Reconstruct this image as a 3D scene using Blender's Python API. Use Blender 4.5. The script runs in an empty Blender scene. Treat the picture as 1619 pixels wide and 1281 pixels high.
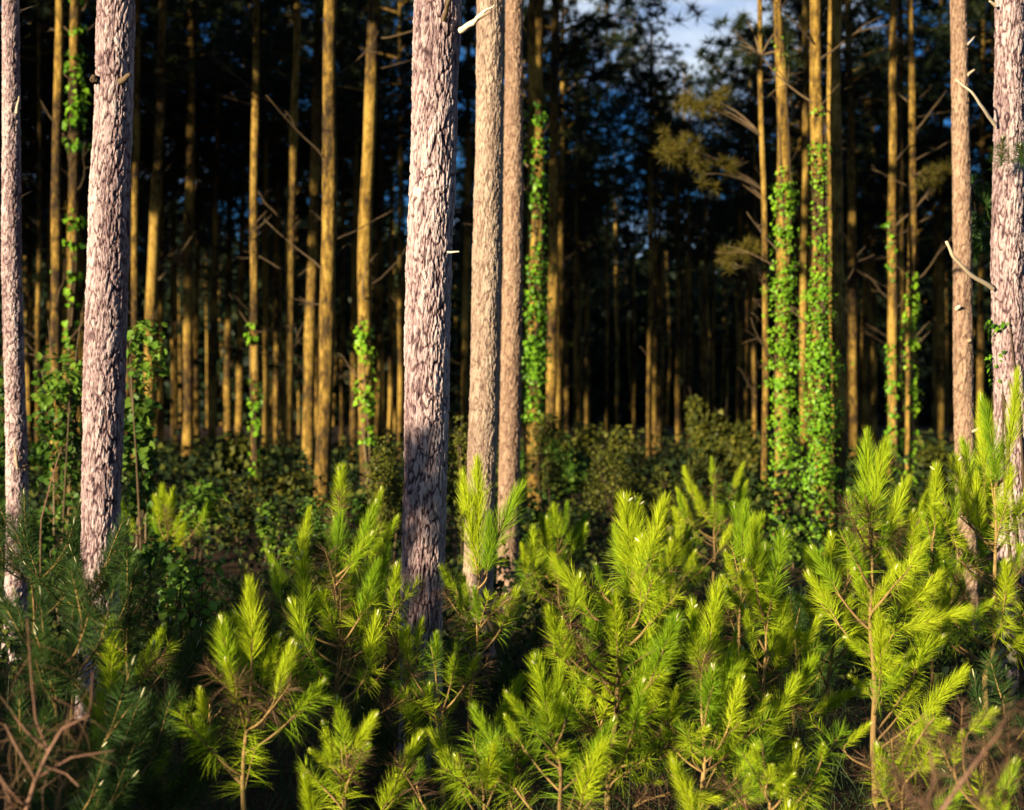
import bpy, math, random
import numpy as np
from mathutils import Vector, Matrix, Quaternion

R = math.radians
scene = bpy.context.scene
col = scene.collection

# ------------------------------------------------------------------ camera, sky, sun, exposure
FPX, CX, CY, CAMH = 2224.0, 809.5, 640.5, 1.75      # focal length in photograph pixels, centre, eye height
cam_d = bpy.data.cameras.new('camera'); cam = bpy.data.objects.new('camera', cam_d); col.objects.link(cam)
cam.location = (0, 0, CAMH); cam.rotation_euler = (R(90), 0, 0)
cam_d.sensor_width = 36; cam_d.lens = 36 * FPX / 1619.0
cam_d.clip_start = .05; cam_d.clip_end = 2000
cam_d.dof.use_dof = True; cam_d.dof.focus_distance = 6.7; cam_d.dof.aperture_fstop = 2.3
scene.camera = cam

SUN_AZ, SUN_EL = 222.0, 8.5          # azimuth clockwise from +Y (the view direction): behind the camera, to its left
sun_dir = Vector((math.sin(R(SUN_AZ)) * math.cos(R(SUN_EL)), math.cos(R(SUN_AZ)) * math.cos(R(SUN_EL)), math.sin(R(SUN_EL))))
CLOUD_SHIFT = .37
world = bpy.data.worlds.new('World'); scene.world = world; world.use_nodes = True
wn = world.node_tree.nodes; wl = world.node_tree.links; wn.clear()
sky = wn.new('ShaderNodeTexSky'); sky.sky_type = 'NISHITA'; sky.sun_disc = False
sky.sun_elevation = R(SUN_EL); sky.sun_rotation = R(SUN_AZ); sky.ozone_density = 7.0; sky.dust_density = .8; sky.air_density = 1.0
bg = wn.new('ShaderNodeBackground'); bg.inputs['Strength'].default_value = .056
wo = wn.new('ShaderNodeOutputWorld')
# white clouds added over the whole dome, shifted to pale the sky gap
wtc = wn.new('ShaderNodeTexCoord'); wmp = wn.new('ShaderNodeMapping'); wmp.inputs['Scale'].default_value = (1, 1, 2.2); wmp.inputs['Location'].default_value = (CLOUD_SHIFT, 0, 0)
wno = wn.new('ShaderNodeTexNoise'); wno.inputs['Scale'].default_value = 3.2; wno.inputs['Detail'].default_value = 7; wno.inputs['Roughness'].default_value = .55
wra = wn.new('ShaderNodeValToRGB'); wra.color_ramp.elements[0].position = .53; wra.color_ramp.elements[1].position = .65
wmx = wn.new('ShaderNodeMix'); wmx.data_type = 'RGBA'; wmx.inputs[7].default_value = (4.6, 5.3, 6.2, 1)
wl.new(wtc.outputs['Generated'], wmp.inputs[0]); wl.new(wmp.outputs[0], wno.inputs['Vector']); wl.new(wno.outputs['Fac'], wra.inputs[0])
wl.new(wra.outputs[0], wmx.inputs[0]); wl.new(sky.outputs[0], wmx.inputs[6]); wl.new(wmx.outputs[2], bg.inputs[0]); wl.new(bg.outputs[0], wo.inputs[0])
sd = bpy.data.lights.new('sun', 'SUN'); sd.energy = 5.0; sd.angle = R(.5); sd.color = (1.0, .83, .60)
so = bpy.data.objects.new('sun', sd); col.objects.link(so)
so.rotation_euler = (-sun_dir).to_track_quat('-Z', 'Y').to_euler()
scene.view_settings.view_transform = 'Standard'; scene.view_settings.look = 'None'
scene.view_settings.exposure = 1.6; scene.view_settings.gamma = 1.0
cy = scene.cycles
cy.max_bounces = 3; cy.diffuse_bounces = 1; cy.glossy_bounces = 1; cy.transmission_bounces = 3; cy.transparent_max_bounces = 4
cy.caustics_reflective = False; cy.caustics_refractive = False

# ------------------------------------------------------------------ helpers
def P(x, y, d):
    return Vector(((x - CX) / FPX * d, d, CAMH - (y - CY) / FPX * d))

def tag(o, label=None, cat=None, group=None, kind=None):
    if label: o['label'] = label
    if cat: o['category'] = cat
    if group: o['group'] = group
    if kind: o['kind'] = kind
    return o

def empty(name, loc):
    o = bpy.data.objects.new(name, None); col.objects.link(o); o.location = loc
    o.empty_display_size = .1
    return o

class MB:
    """collects vertices and faces (arrays) for ONE mesh"""
    def __init__(s):
        s.v = []; s.n = 0; s.q = []; s.t = []; s.tone = []
    def add(s, v, quads=None, tris=None, m=0, tone=None):
        v = np.asarray(v, dtype=np.float64).reshape(-1, 3)
        if quads is not None and len(quads): s.q.append((np.asarray(quads) + s.n, m))
        if tris is not None and len(tris): s.t.append((np.asarray(tris) + s.n, m))
        s.v.append(v); s.n += len(v)
        s.tone.append(np.full(len(v), .5) if tone is None else np.broadcast_to(np.asarray(tone, dtype=np.float64), (len(v),)))
    def tube(s, pts, radii, sides=8, m=0, cap=True, tone=None):
        pts = np.asarray([tuple(p) for p in pts], dtype=np.float64); radii = np.asarray(radii, dtype=np.float64)
        k = len(pts)
        tan = np.gradient(pts, axis=0); tan /= np.linalg.norm(tan, axis=1)[:, None] + 1e-9
        ref = np.array([1.0, 0, 0]) if abs(tan[:, 0]).mean() < .8 else np.array([0, 1.0, 0])
        a = np.cross(tan, ref); a /= np.linalg.norm(a, axis=1)[:, None] + 1e-9
        b = np.cross(tan, a)
        th = np.linspace(0, 2 * np.pi, sides, endpoint=False)
        ring = pts[:, None, :] + radii[:, None, None] * (np.cos(th)[None, :, None] * a[:, None, :] + np.sin(th)[None, :, None] * b[:, None, :])
        v = ring.reshape(-1, 3)
        i, j = np.meshgrid(np.arange(k - 1), np.arange(sides), indexing='ij')
        j2 = (j + 1) % sides
        q = np.stack([i * sides + j, i * sides + j2, (i + 1) * sides + j2, (i + 1) * sides + j], -1).reshape(-1, 4)
        tr = None
        if cap:
            v = np.vstack([v, pts[-1] + tan[-1] * radii[-1] * .3])
            jj = np.arange(sides); base = (k - 1) * sides
            tr = np.stack([base + jj, base + (jj + 1) % sides, np.full(sides, k * sides)], -1)
        s.add(v, q, tr, m, tone)
    def mesh(s, name, mats, smooth=True):
        me = bpy.data.meshes.new(name)
        v = np.vstack(s.v) if s.v else np.zeros((0, 3))
        me.vertices.add(len(v)); me.vertices.foreach_set('co', v.astype(np.float32).ravel())
        li, ls, mi = [], [], []
        for arr, m in s.q:
            li.append(arr.ravel()); ls.append(np.full(len(arr), 4)); mi.append(np.full(len(arr), m))
        for arr, m in s.t:
            li.append(arr.ravel()); ls.append(np.full(len(arr), 3)); mi.append(np.full(len(arr), m))
        li = np.concatenate(li); ls = np.concatenate(ls); mi = np.concatenate(mi)
        me.loops.add(len(li)); me.loops.foreach_set('vertex_index', li.astype(np.int32))
        me.polygons.add(len(ls))
        me.polygons.foreach_set('loop_start', (np.cumsum(ls) - ls).astype(np.int32))
        me.polygons.foreach_set('material_index', mi.astype(np.int32))
        me.polygons.foreach_set('use_smooth', np.full(len(ls), smooth))
        at = me.attributes.new('tone', 'FLOAT', 'POINT')
        at.data.foreach_set('value', np.concatenate(s.tone).astype(np.float32))
        for mt in mats: me.materials.append(mt)
        me.update(calc_edges=True)
        return me
    def build(s, name, mats, parent=None, loc=None, smooth=True):
        return link(name, s.mesh(name, mats if isinstance(mats, (list, tuple)) else [mats], smooth), parent, loc)

def link(name, me, parent=None, loc=None):
    o = bpy.data.objects.new(name, me); col.objects.link(o)
    if parent: o.parent = parent
    if loc is not None: o.location = loc
    return o

def children(o): return [c for c in bpy.data.objects if c.parent == o]
KIDS = {}
def kid(o, parent):
    KIDS.setdefault(parent.name, []).append(o); return o
def copy_tree(o, parent=None):
    c = o.copy(); col.objects.link(c); c.parent = parent
    for ch in KIDS.get(o.name, []):
        kid(copy_tree(ch, c), c)
    return c

def worley(u, v, nu, nv, rng):
    """F1, F2-F1 and a per-cell random; u wraps in [0,nu), v in [0,nv)"""
    jx = rng.random((nu, nv + 4)); jy = rng.random((nu, nv + 4)); rr = rng.random((nu, nv + 4))
    iu = np.floor(u).astype(int); iv = np.floor(v).astype(int)
    f1 = np.full(u.shape, 9.0); f2 = np.full(u.shape, 9.0); cid = np.zeros(u.shape)
    for du in (-1, 0, 1):
        for dv in (-1, 0, 1):
            cu, cv = iu + du, iv + dv
            a, b = cu % nu, np.clip(cv + 1, 0, nv + 3)
            dist = np.hypot(cu + jx[a, b] - u, cv + jy[a, b] - v)
            new = dist < f1
            f2 = np.where(new, f1, np.minimum(f2, dist)); cid = np.where(new, rr[a, b], cid); f1 = np.where(new, dist, f1)
    return f1, f2 - f1, cid

def vnoise(u, v, nu, rng, nv=None):
    """value noise, wraps in u"""
    nv = int(v.max()) + 3 if nv is None else nv
    g = rng.random((nu, nv + 2))
    iu = np.floor(u).astype(int); iv = np.clip(np.floor(v).astype(int), 0, nv); fu = u - iu; fv = v - np.floor(v)
    fu = fu * fu * (3 - 2 * fu); fv = fv * fv * (3 - 2 * fv)
    a, b = iu % nu, (iu + 1) % nu; iv2 = np.clip(iv + 1, 0, nv + 1)
    return (g[a, iv] * (1 - fu) + g[b, iv] * fu) * (1 - fv) + (g[a, iv2] * (1 - fu) + g[b, iv2] * fu) * fv

# ------------------------------------------------------------------ materials
def mat(name):
    m = bpy.data.materials.new(name); m.use_nodes = True
    nt = m.node_tree; nt.nodes.clear()
    out = nt.nodes.new('ShaderNodeOutputMaterial')
    return m, nt, out
def ramp(nt, stops):
    r = nt.nodes.new('ShaderNodeValToRGB'); e = r.color_ramp.elements
    e[0].position, e[0].color = stops[0][0], (*stops[0][1], 1)
    e[1].position, e[1].color = stops[-1][0], (*stops[-1][1], 1)
    for p, c in stops[1:-1]:
        n = e.new(p); n.color = (*c, 1)
    return r
def add_tone(nt, w_attr, w_rand, w_noise=0, nscale=3.0):
    """attribute tone * w + object random * w (+ noise)"""
    a = nt.nodes.new('ShaderNodeAttribute'); a.attribute_name = 'tone'
    o = nt.nodes.new('ShaderNodeObjectInfo')
    m1 = nt.nodes.new('ShaderNodeMath'); m1.operation = 'MULTIPLY'; m1.inputs[1].default_value = w_attr
    m2 = nt.nodes.new('ShaderNodeMath'); m2.operation = 'MULTIPLY_ADD'; m2.inputs[1].default_value = w_rand
    nt.links.new(a.outputs['Fac'], m1.inputs[0]); nt.links.new(o.outputs['Random'], m2.inputs[0]); nt.links.new(m1.outputs[0], m2.inputs[2])
    if not w_noise: return m2.outputs[0]
    n = nt.nodes.new('ShaderNodeTexNoise'); n.inputs['Scale'].default_value = nscale; n.inputs['Detail'].default_value = 4
    tc = nt.nodes.new('ShaderNodeTexCoord'); nt.links.new(tc.outputs['Object'], n.inputs['Vector'])
    m3 = nt.nodes.new('ShaderNodeMath'); m3.operation = 'MULTIPLY_ADD'; m3.inputs[1].default_value = w_noise
    nt.links.new(n.outputs['Fac'], m3.inputs[0]); nt.links.new(m2.outputs[0], m3.inputs[2])
    return m3.outputs[0]

def leaf_mat(name, stops, trans=.35, rough=.5, w=(.7, .3)):
    m, nt, out = mat(name)
    r = ramp(nt, stops); nt.links.new(add_tone(nt, *w), r.inputs[0])
    p = nt.nodes.new('ShaderNodeBsdfPrincipled'); p.inputs['Roughness'].default_value = rough
    p.inputs['Specular IOR Level'].default_value = .16
    t = nt.nodes.new('ShaderNodeBsdfTranslucent'); mx = nt.nodes.new('ShaderNodeMixShader'); mx.inputs[0].default_value = trans
    nt.links.new(r.outputs[0], p.inputs['Base Color']); nt.links.new(r.outputs[0], t.inputs['Color'])
    nt.links.new(p.outputs[0], mx.inputs[1]); nt.links.new(t.outputs[0], mx.inputs[2]); nt.links.new(mx.outputs[0], out.inputs[0])
    return m

def wood_mat(name, stops, w=(.5, .3, .4), nscale=8.0, bump=.0, stretch=(1, 1, .25), rough=.9):
    m, nt, out = mat(name)
    r = ramp(nt, stops)
    p = nt.nodes.new('ShaderNodeBsdfPrincipled'); p.inputs['Roughness'].default_value = rough; p.inputs['Specular IOR Level'].default_value = .15
    a = nt.nodes.new('ShaderNodeAttribute'); a.attribute_name = 'tone'
    o = nt.nodes.new('ShaderNodeObjectInfo')
    tc = nt.nodes.new('ShaderNodeTexCoord'); mp = nt.nodes.new('ShaderNodeMapping'); mp.inputs['Scale'].default_value = stretch
    n = nt.nodes.new('ShaderNodeTexNoise'); n.inputs['Scale'].default_value = nscale; n.inputs['Detail'].default_value = 5; n.inputs['Roughness'].default_value = .65
    nt.links.new(tc.outputs['Object'], mp.inputs[0]); nt.links.new(mp.outputs[0], n.inputs['Vector'])
    m1 = nt.nodes.new('ShaderNodeMath'); m1.operation = 'MULTIPLY'; m1.inputs[1].default_value = w[0]
    m2 = nt.nodes.new('ShaderNodeMath'); m2.operation = 'MULTIPLY_ADD'; m2.inputs[1].default_value = w[1]
    m3 = nt.nodes.new('ShaderNodeMath'); m3.operation = 'MULTIPLY_ADD'; m3.inputs[1].default_value = w[2]
    nt.links.new(a.outputs['Fac'], m1.inputs[0]); nt.links.new(o.outputs['Random'], m2.inputs[0]); nt.links.new(m1.outputs[0], m2.inputs[2])
    nt.links.new(n.outputs['Fac'], m3.inputs[0]); nt.links.new(m2.outputs[0], m3.inputs[2])
    nt.links.new(m3.outputs[0], r.inputs[0]); nt.links.new(r.outputs[0], p.inputs['Base Color'])
    if bump:
        v = nt.nodes.new('ShaderNodeTexVoronoi'); v.feature = 'DISTANCE_TO_EDGE'; v.inputs['Scale'].default_value = nscale * 2.2
        mp2 = nt.nodes.new('ShaderNodeMapping'); mp2.inputs['Scale'].default_value = (1.6, 1.6, .35)
        nt.links.new(tc.outputs['Object'], mp2.inputs[0]); nt.links.new(mp2.outputs[0], v.inputs['Vector'])
        ad = nt.nodes.new('ShaderNodeMath'); ad.operation = 'ADD'
        nt.links.new(v.outputs['Distance'], ad.inputs[0]); nt.links.new(n.outputs['Fac'], ad.inputs[1])
        b = nt.nodes.new('ShaderNodeBump'); b.inputs['Strength'].default_value = bump; b.inputs['Distance'].default_value = .03
        nt.links.new(ad.outputs[0], b.inputs['Height']); nt.links.new(b.outputs[0], p.inputs['Normal'])
    nt.links.new(p.outputs[0], out.inputs[0])
    return m

M = {}
M['bark_near'] = wood_mat('scaly_pine_bark', [(.16, (.014, .008, .009)), (.32, (.065, .037, .038)), (.52, (.165, .106, .102)), (.74, (.325, .245, .225)), (1.0, (.50, .415, .375))], w=(.75, .0, .35), nscale=26, bump=.5, stretch=(1, 1, .5))
M['bark_pale'] = wood_mat('pale_pine_bark', [(.10, (.04, .02, .014)), (.30, (.12, .075, .052)), (.52, (.22, .155, .11)), (.75, (.34, .26, .185)), (1.0, (.48, .39, .29))], w=(.62, .0, .42), nscale=26, bump=.5, stretch=(1, 1, .5))
M['bark_tan'] = wood_mat('tan_pine_bark', [(.10, (.03, .014, .010)), (.30, (.095, .055, .035)), (.52, (.18, .112, .072)), (.75, (.29, .195, .125)), (1.0, (.42, .31, .21))], w=(.62, .0, .42), nscale=26, bump=.5, stretch=(1, 1, .5))
M['bark_far'] = wood_mat('ochre_pine_bark', [(.48, (.018, .011, .007)), (.66, (.058, .036, .011)), (.84, (.175, .105, .019)), (1.0, (.31, .20, .042))], w=(.4, .1, 1.1), nscale=16, bump=.9, stretch=(1, 1, .4))
M['dead_wood'] = wood_mat('weathered_dead_wood', [(.2, (.03, .02, .012)), (.6, (.09, .06, .03)), (1.0, (.22, .16, .09))], w=(.4, .4, .4), nscale=30)
M['bare_wood'] = wood_mat('barkless_pale_wood', [(.2, (.25, .17, .09)), (.6, (.5, .4, .26)), (1.0, (.62, .55, .42))], w=(.4, .3, .4), nscale=30)
M['twig'] = wood_mat('young_pine_twig', [(.2, (.07, .042, .018)), (.6, (.17, .108, .038)), (1.0, (.32, .21, .07))], w=(.4, .3, .5), nscale=40)
M['dry_twig'] = wood_mat('dry_brown_twig', [(.2, (.06, .032, .02)), (.6, (.15, .08, .05)), (1.0, (.25, .15, .09))], w=(.4, .3, .5), nscale=40)
M['bud'] = wood_mat('pale_pine_candle', [(.2, (.42, .38, .18)), (1.0, (.7, .66, .42))], w=(.4, .3, .3), nscale=60)
M['needle'] = leaf_mat('sapling_needles', [(.1, (.07, .17, .014)), (.42, (.22, .37, .012)), (.75, (.42, .52, .014)), (1.0, (.48, .57, .02))], trans=.44, rough=.62, w=(.55, .62))
M['needle_shade'] = leaf_mat('shaded_pine_needles', [(.1, (.016, .042, .010)), (.5, (.036, .08, .014)), (1.0, (.085, .13, .018))], trans=.25, rough=.5, w=(.7, .3))  # sapling needles darkened: their shade is put into the colour
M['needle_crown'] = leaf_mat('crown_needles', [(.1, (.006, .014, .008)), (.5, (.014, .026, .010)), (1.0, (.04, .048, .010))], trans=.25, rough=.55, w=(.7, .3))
M['needle_ochre'] = leaf_mat('yellowing_needles', [(.1, (.04, .038, .007)), (.5, (.085, .072, .010)), (1.0, (.14, .11, .018))], trans=.3, rough=.5, w=(.7, .3))
M['straw'] = leaf_mat('dead_brown_needles', [(.1, (.06, .03, .018)), (.5, (.10, .055, .028)), (1.0, (.18, .11, .05))], trans=.2, rough=.6, w=(.7, .3))
M['ivy'] = leaf_mat('bright_creeper_leaf', [(.1, (.03, .09, .008)), (.5, (.13, .29, .014)), (1.0, (.27, .45, .022))], trans=.3, rough=.4, w=(.45, .55))
M['leaf_bright'] = leaf_mat('bright_shrub_leaf', [(.1, (.05, .12, .014)), (.5, (.11, .21, .02)), (1.0, (.22, .32, .03))], trans=.35, rough=.45, w=(.6, .4))
M['leaf_mid'] = leaf_mat('green_shrub_leaf', [(.1, (.02, .055, .012)), (.5, (.05, .11, .012)), (1.0, (.13, .20, .018))], trans=.3, rough=.5, w=(.8, .2))
M['leaf_olive'] = leaf_mat('olive_shrub_leaf', [(.1, (.02, .03, .006)), (.5, (.052, .062, .008)), (1.0, (.14, .135, .014))], trans=.28, rough=.55, w=(.8, .2))
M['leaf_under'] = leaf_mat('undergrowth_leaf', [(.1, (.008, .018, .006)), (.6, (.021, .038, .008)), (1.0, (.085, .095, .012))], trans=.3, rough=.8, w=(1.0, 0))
M['grass'] = leaf_mat('undergrowth_blades', [(.1, (.02, .04, .016)), (.6, (.045, .075, .022)), (1.0, (.10, .09, .03))], trans=.25, rough=.6, w=(1.0, .0))

def ground_mat():
    m, nt, out = mat('pine_straw_ground')
    p = nt.nodes.new('ShaderNodeBsdfPrincipled'); p.inputs['Roughness'].default_value = .95; p.inputs['Specular IOR Level'].default_value = .1
    tc = nt.nodes.new('ShaderNodeTexCoord')
    n = nt.nodes.new('ShaderNodeTexNoise'); n.inputs['Scale'].default_value = 1.4; n.inputs['Detail'].default_value = 10; n.inputs['Roughness'].default_value = .7
    n2 = nt.nodes.new('ShaderNodeTexNoise'); n2.inputs['Scale'].default_value = 45; n2.inputs['Detail'].default_value = 4
    r = ramp(nt, [(.3, (.022, .016, .010)), (.5, (.055, .034, .02)), (.7, (.10, .06, .034))])
    nt.links.new(tc.outputs['Object'], n.inputs['Vector']); nt.links.new(tc.outputs['Object'], n2.inputs['Vector'])
    a = nt.nodes.new('ShaderNodeMath'); a.operation = 'MULTIPLY_ADD'; a.inputs[1].default_value = .4; 
    s = nt.nodes.new('ShaderNodeMath'); s.operation = 'SUBTRACT'; s.inputs[1].default_value = .2
    nt.links.new(n2.outputs['Fac'], a.inputs[0]); nt.links.new(n.outputs['Fac'], a.inputs[2]); nt.links.new(a.outputs[0], s.inputs[0])
    nt.links.new(s.outputs[0], r.inputs[0]); nt.links.new(r.outputs[0], p.inputs['Base Color'])
    b = nt.nodes.new('ShaderNodeBump'); b.inputs['Strength'].default_value = .8; b.inputs['Distance'].default_value = .04
    nt.links.new(n2.outputs['Fac'], b.inputs['Height']); nt.links.new(b.outputs[0], p.inputs['Normal'])
    nt.links.new(p.outputs[0], out.inputs[0])
    return m
M['ground'] = ground_mat()

# ------------------------------------------------------------------ ground
def build_ground():
    rng = np.random.default_rng(3)
    xs = np.concatenate([np.linspace(-600, -32, 8)[:-1], np.linspace(-32, 32, 90), np.linspace(32, 600, 8)[1:]])
    ys = np.concatenate([np.linspace(-600, -12, 8)[:-1], np.linspace(-12, 60, 90), np.linspace(60, 900, 8)[1:]])
    X, Y = np.meshgrid(xs, ys, indexing='ij')
    z = (rng.random(X.shape) - .6) * .05 * ((np.abs(X) < 32) & (Y > -12) & (Y < 60))
    v = np.stack([X, Y, z], -1).reshape(-1, 3)
    ny = len(ys); i, j = np.meshgrid(np.arange(len(xs) - 1), np.arange(ny - 1), indexing='ij')
    q = np.stack([i * ny + j, (i + 1) * ny + j, (i + 1) * ny + j + 1, i * ny + j + 1], -1).reshape(-1, 4)
    mb = MB(); mb.add(v, q)
    tag(mb.build('ground', M['ground']), kind='structure')
build_ground()

# ------------------------------------------------------------------ needle / leaf kits
def blades(mb, base, dirs, lens, width, bend, rng, m=0, tone=None):
    """bent ribbons: 5 vertices each. bend: (n,3) offset of the tip"""
    n = len(base)
    r = rng.normal(size=(n, 3)); side = np.cross(dirs, r); side /= np.linalg.norm(side, axis=1)[:, None] + 1e-9
    w = np.broadcast_to(np.asarray(width), (n,))[:, None] * .5
    mid = base + dirs * lens[:, None] * .5 + bend * .22
    tip = base + dirs * lens[:, None] + bend
    v = np.stack([base - side * w, base + side * w, mid + side * w * .85, mid - side * w * .85, tip], 1).reshape(-1, 3)
    k = np.arange(n)[:, None] * 5
    t = np.full(n, .5) if tone is None else tone
    mb.add(v, k + np.array([[0, 1, 2, 3]]), k + np.array([[3, 2, 4]]), m, np.repeat(t, 5))

def shoot_mesh(name, seed, L, nfasc, nlen, a_base, a_tip, droop, curve, old=False, bud=True, t0=.04, width=.0019):
    """bottle-brush pine shoot along +Z"""
    rng = np.random.default_rng(seed)
    mb = MB()
    ts = np.linspace(0, 1, 7)
    ax = np.stack([curve * ts ** 2 * L, np.zeros(7), ts * L], -1)
    mb.tube(ax, np.linspace(.0048, .0026, 7) * (L / .3) ** .4, 6, 1, tone=rng.random())
    t = t0 + (1 - t0) * rng.random(nfasc) ** .8
    per = 3
    t = np.repeat(t, per)
    n = len(t)
    az = np.repeat(rng.random(nfasc) * 2 * np.pi, per) + rng.normal(size=n) * .16
    ang = np.radians(a_base + (a_tip - a_base) * t ** 1.6) + np.repeat(rng.normal(size=nfasc) * .12, per) + rng.normal(size=n) * .10
    b = np.stack([curve * t ** 2 * L, np.zeros(n), t * L], -1)
    tan = np.stack([2 * curve * t, np.zeros(n), np.ones(n)], -1); tan /= np.linalg.norm(tan, axis=1)[:, None]
    e1 = np.stack([tan[:, 2], np.zeros(n), -tan[:, 0]], -1); e2 = np.cross(tan, e1)
    out = np.cos(az)[:, None] * e1 + np.sin(az)[:, None] * e2
    d = np.cos(ang)[:, None] * tan + np.sin(ang)[:, None] * out
    ln = nlen * (1 - .5 * t ** 4) * (.6 + .5 * rng.random(n))
    bend = (out * (-.10 + .12 * rng.random(n))[:, None] + rng.normal(size=(n, 3)) * .05) * ln[:, None] + np.array([0, 0, -1.0]) * (droop * ln * (1 - t * .6))[:, None]
    tone = np.clip(np.repeat(.35 + .5 * rng.random(nfasc), per) + rng.normal(size=n) * .1 + .12 * t, 0, 1)
    if old: tone = tone * .75
    blades(mb, b + out * .003, d, ln, width, bend, rng, 0, tone)
    if bud:
        bt = ax[-1]
        for q in range(rng.integers(1, 4)):
            o = rng.normal(size=3) * .006 * (q > 0); h = .042 * (1 if q == 0 else .5) * (.6 + .8 * rng.random())
            dd = np.array([o[0] * 1.5, o[1] * 1.5, h])
            mb.tube([bt + o * .5, bt + o + dd * .4, bt + o + dd], [.0036, .0048, .0016], 5, 2, tone=rng.random())
    return mb.mesh(name, [M['needle_shade'] if old == 2 else M['straw'] if old == 3 else M['needle'], M['twig'], M['bud']])

SH_FRESH = [shoot_mesh('fresh_shoot', 10 + k, (.22, .26, .3, .34, .38, .44)[k], (180, 205, 240, 265, 300, 335)[k], (.095, .115, .12, .125, .13, .135)[k], (50, 46, 52, 44, 50, 42)[k], (16, 12, 18, 12, 15, 10)[k], .0, (.05, .12, 0, .1, .15, .06)[k], bud=k not in (1, 4)) for k in range(6)]
SH_OLD = [shoot_mesh('older_shoot', 30 + k, .24, 55, .15, 88, 42, .16, .1, old=(1, 1, 1, 3)[k], bud=False, t0=.0) for k in range(4)]
SH_SHADE = [shoot_mesh('dark_shoot', 50 + k, .3, 150, .12, 75, 25, .05, .08, old=2, bud=(k == 0)) for k in range(3)]  # old picks the shade-coloured needles here, not aged ones
FRESH_L = [.22, .26, .3, .34, .38, .44]

def orient(o, base, tip, scale_xy, L, rnd):
    v = Vector(tip) - Vector(base); ln = v.length
    q = v.to_track_quat('Z', 'Y') @ Quaternion((0, 0, 1), rnd.random() * 6.28)
    o.location = base; o.rotation_mode = 'QUATERNION'; o.rotation_quaternion = q
    o.scale = (scale_xy, scale_xy, ln / L)

def bez(a, c, b, n):
    return [((1 - t) ** 2) * a + 2 * (1 - t) * t * c + t * t * b for t in [k / (n - 1) for k in range(n)]]

def put_shoot(parent, base, tip, rnd, style='fresh', sxy=None):
    ln = (Vector(tip) - Vector(base)).length
    if style == 'fresh':
        k = min(range(6), key=lambda i: abs(FRESH_L[i] - ln) + .03 * rnd.random()); me = SH_FRESH[k]; L = FRESH_L[k]
    elif style == 'old':
        me = rnd.choice(SH_OLD); L = .24
    else:
        me = rnd.choice(SH_SHADE); L = .3
    o = kid(link('shoot', me, parent), parent)
    s = sxy if sxy else min(1.25, max(.55, ln / L)) * rnd.uniform(.62, .96)
    orient(o, base, tip, s, L, rnd)
    return o

def branch_to(root, stem_pts, base, tip, rnd, style='fresh', r0=.007, old=True, sxy=None):
    """a woody branch from the stem to the foot of a shoot, the shoot and older needles along the branch (all in root space)"""
    # attachment: on the stem below the foot of the shoot
    hd = min(math.hypot(base.x - s.x, base.y - s.y) for s in stem_pts)
    za = base.z - .75 * hd - .03
    best = min(stem_pts, key=lambda s: abs(s.z - za))
    a = Vector(best); d = Vector(tip) - Vector(base)
    c = base - d.normalized() * ((base - a).length * .5)
    c = c.lerp(a.lerp(base, .5), .35)
    pts = bez(a, c, Vector(base), 7)
    ln = sum((pts[i + 1] - pts[i]).length for i in range(6))
    mb = MB(); mb.tube(pts, np.linspace(r0, .0042, 7), 6, tone=rnd.random())
    b = kid(mb.build('branch', M['twig'], root), root)
    put_shoot(b, base, tip, rnd, style, sxy)
    if old and ln > .1:
        n = max(1, min(2, int(ln / .16)))
        for k in range(n):
            t = 1 - (k + .7) / (n + .6)
            i = min(5, int(t * 6)); p = pts[i].lerp(pts[i + 1], t * 6 - i); dr = (pts[i + 1] - pts[i]).normalized()
            put_shoot(b, p, p + dr * rnd.uniform(.16, .24), rnd, 'old' if style == 'fresh' else 'dark', rnd.uniform(.6, .85))
    return b

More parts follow.
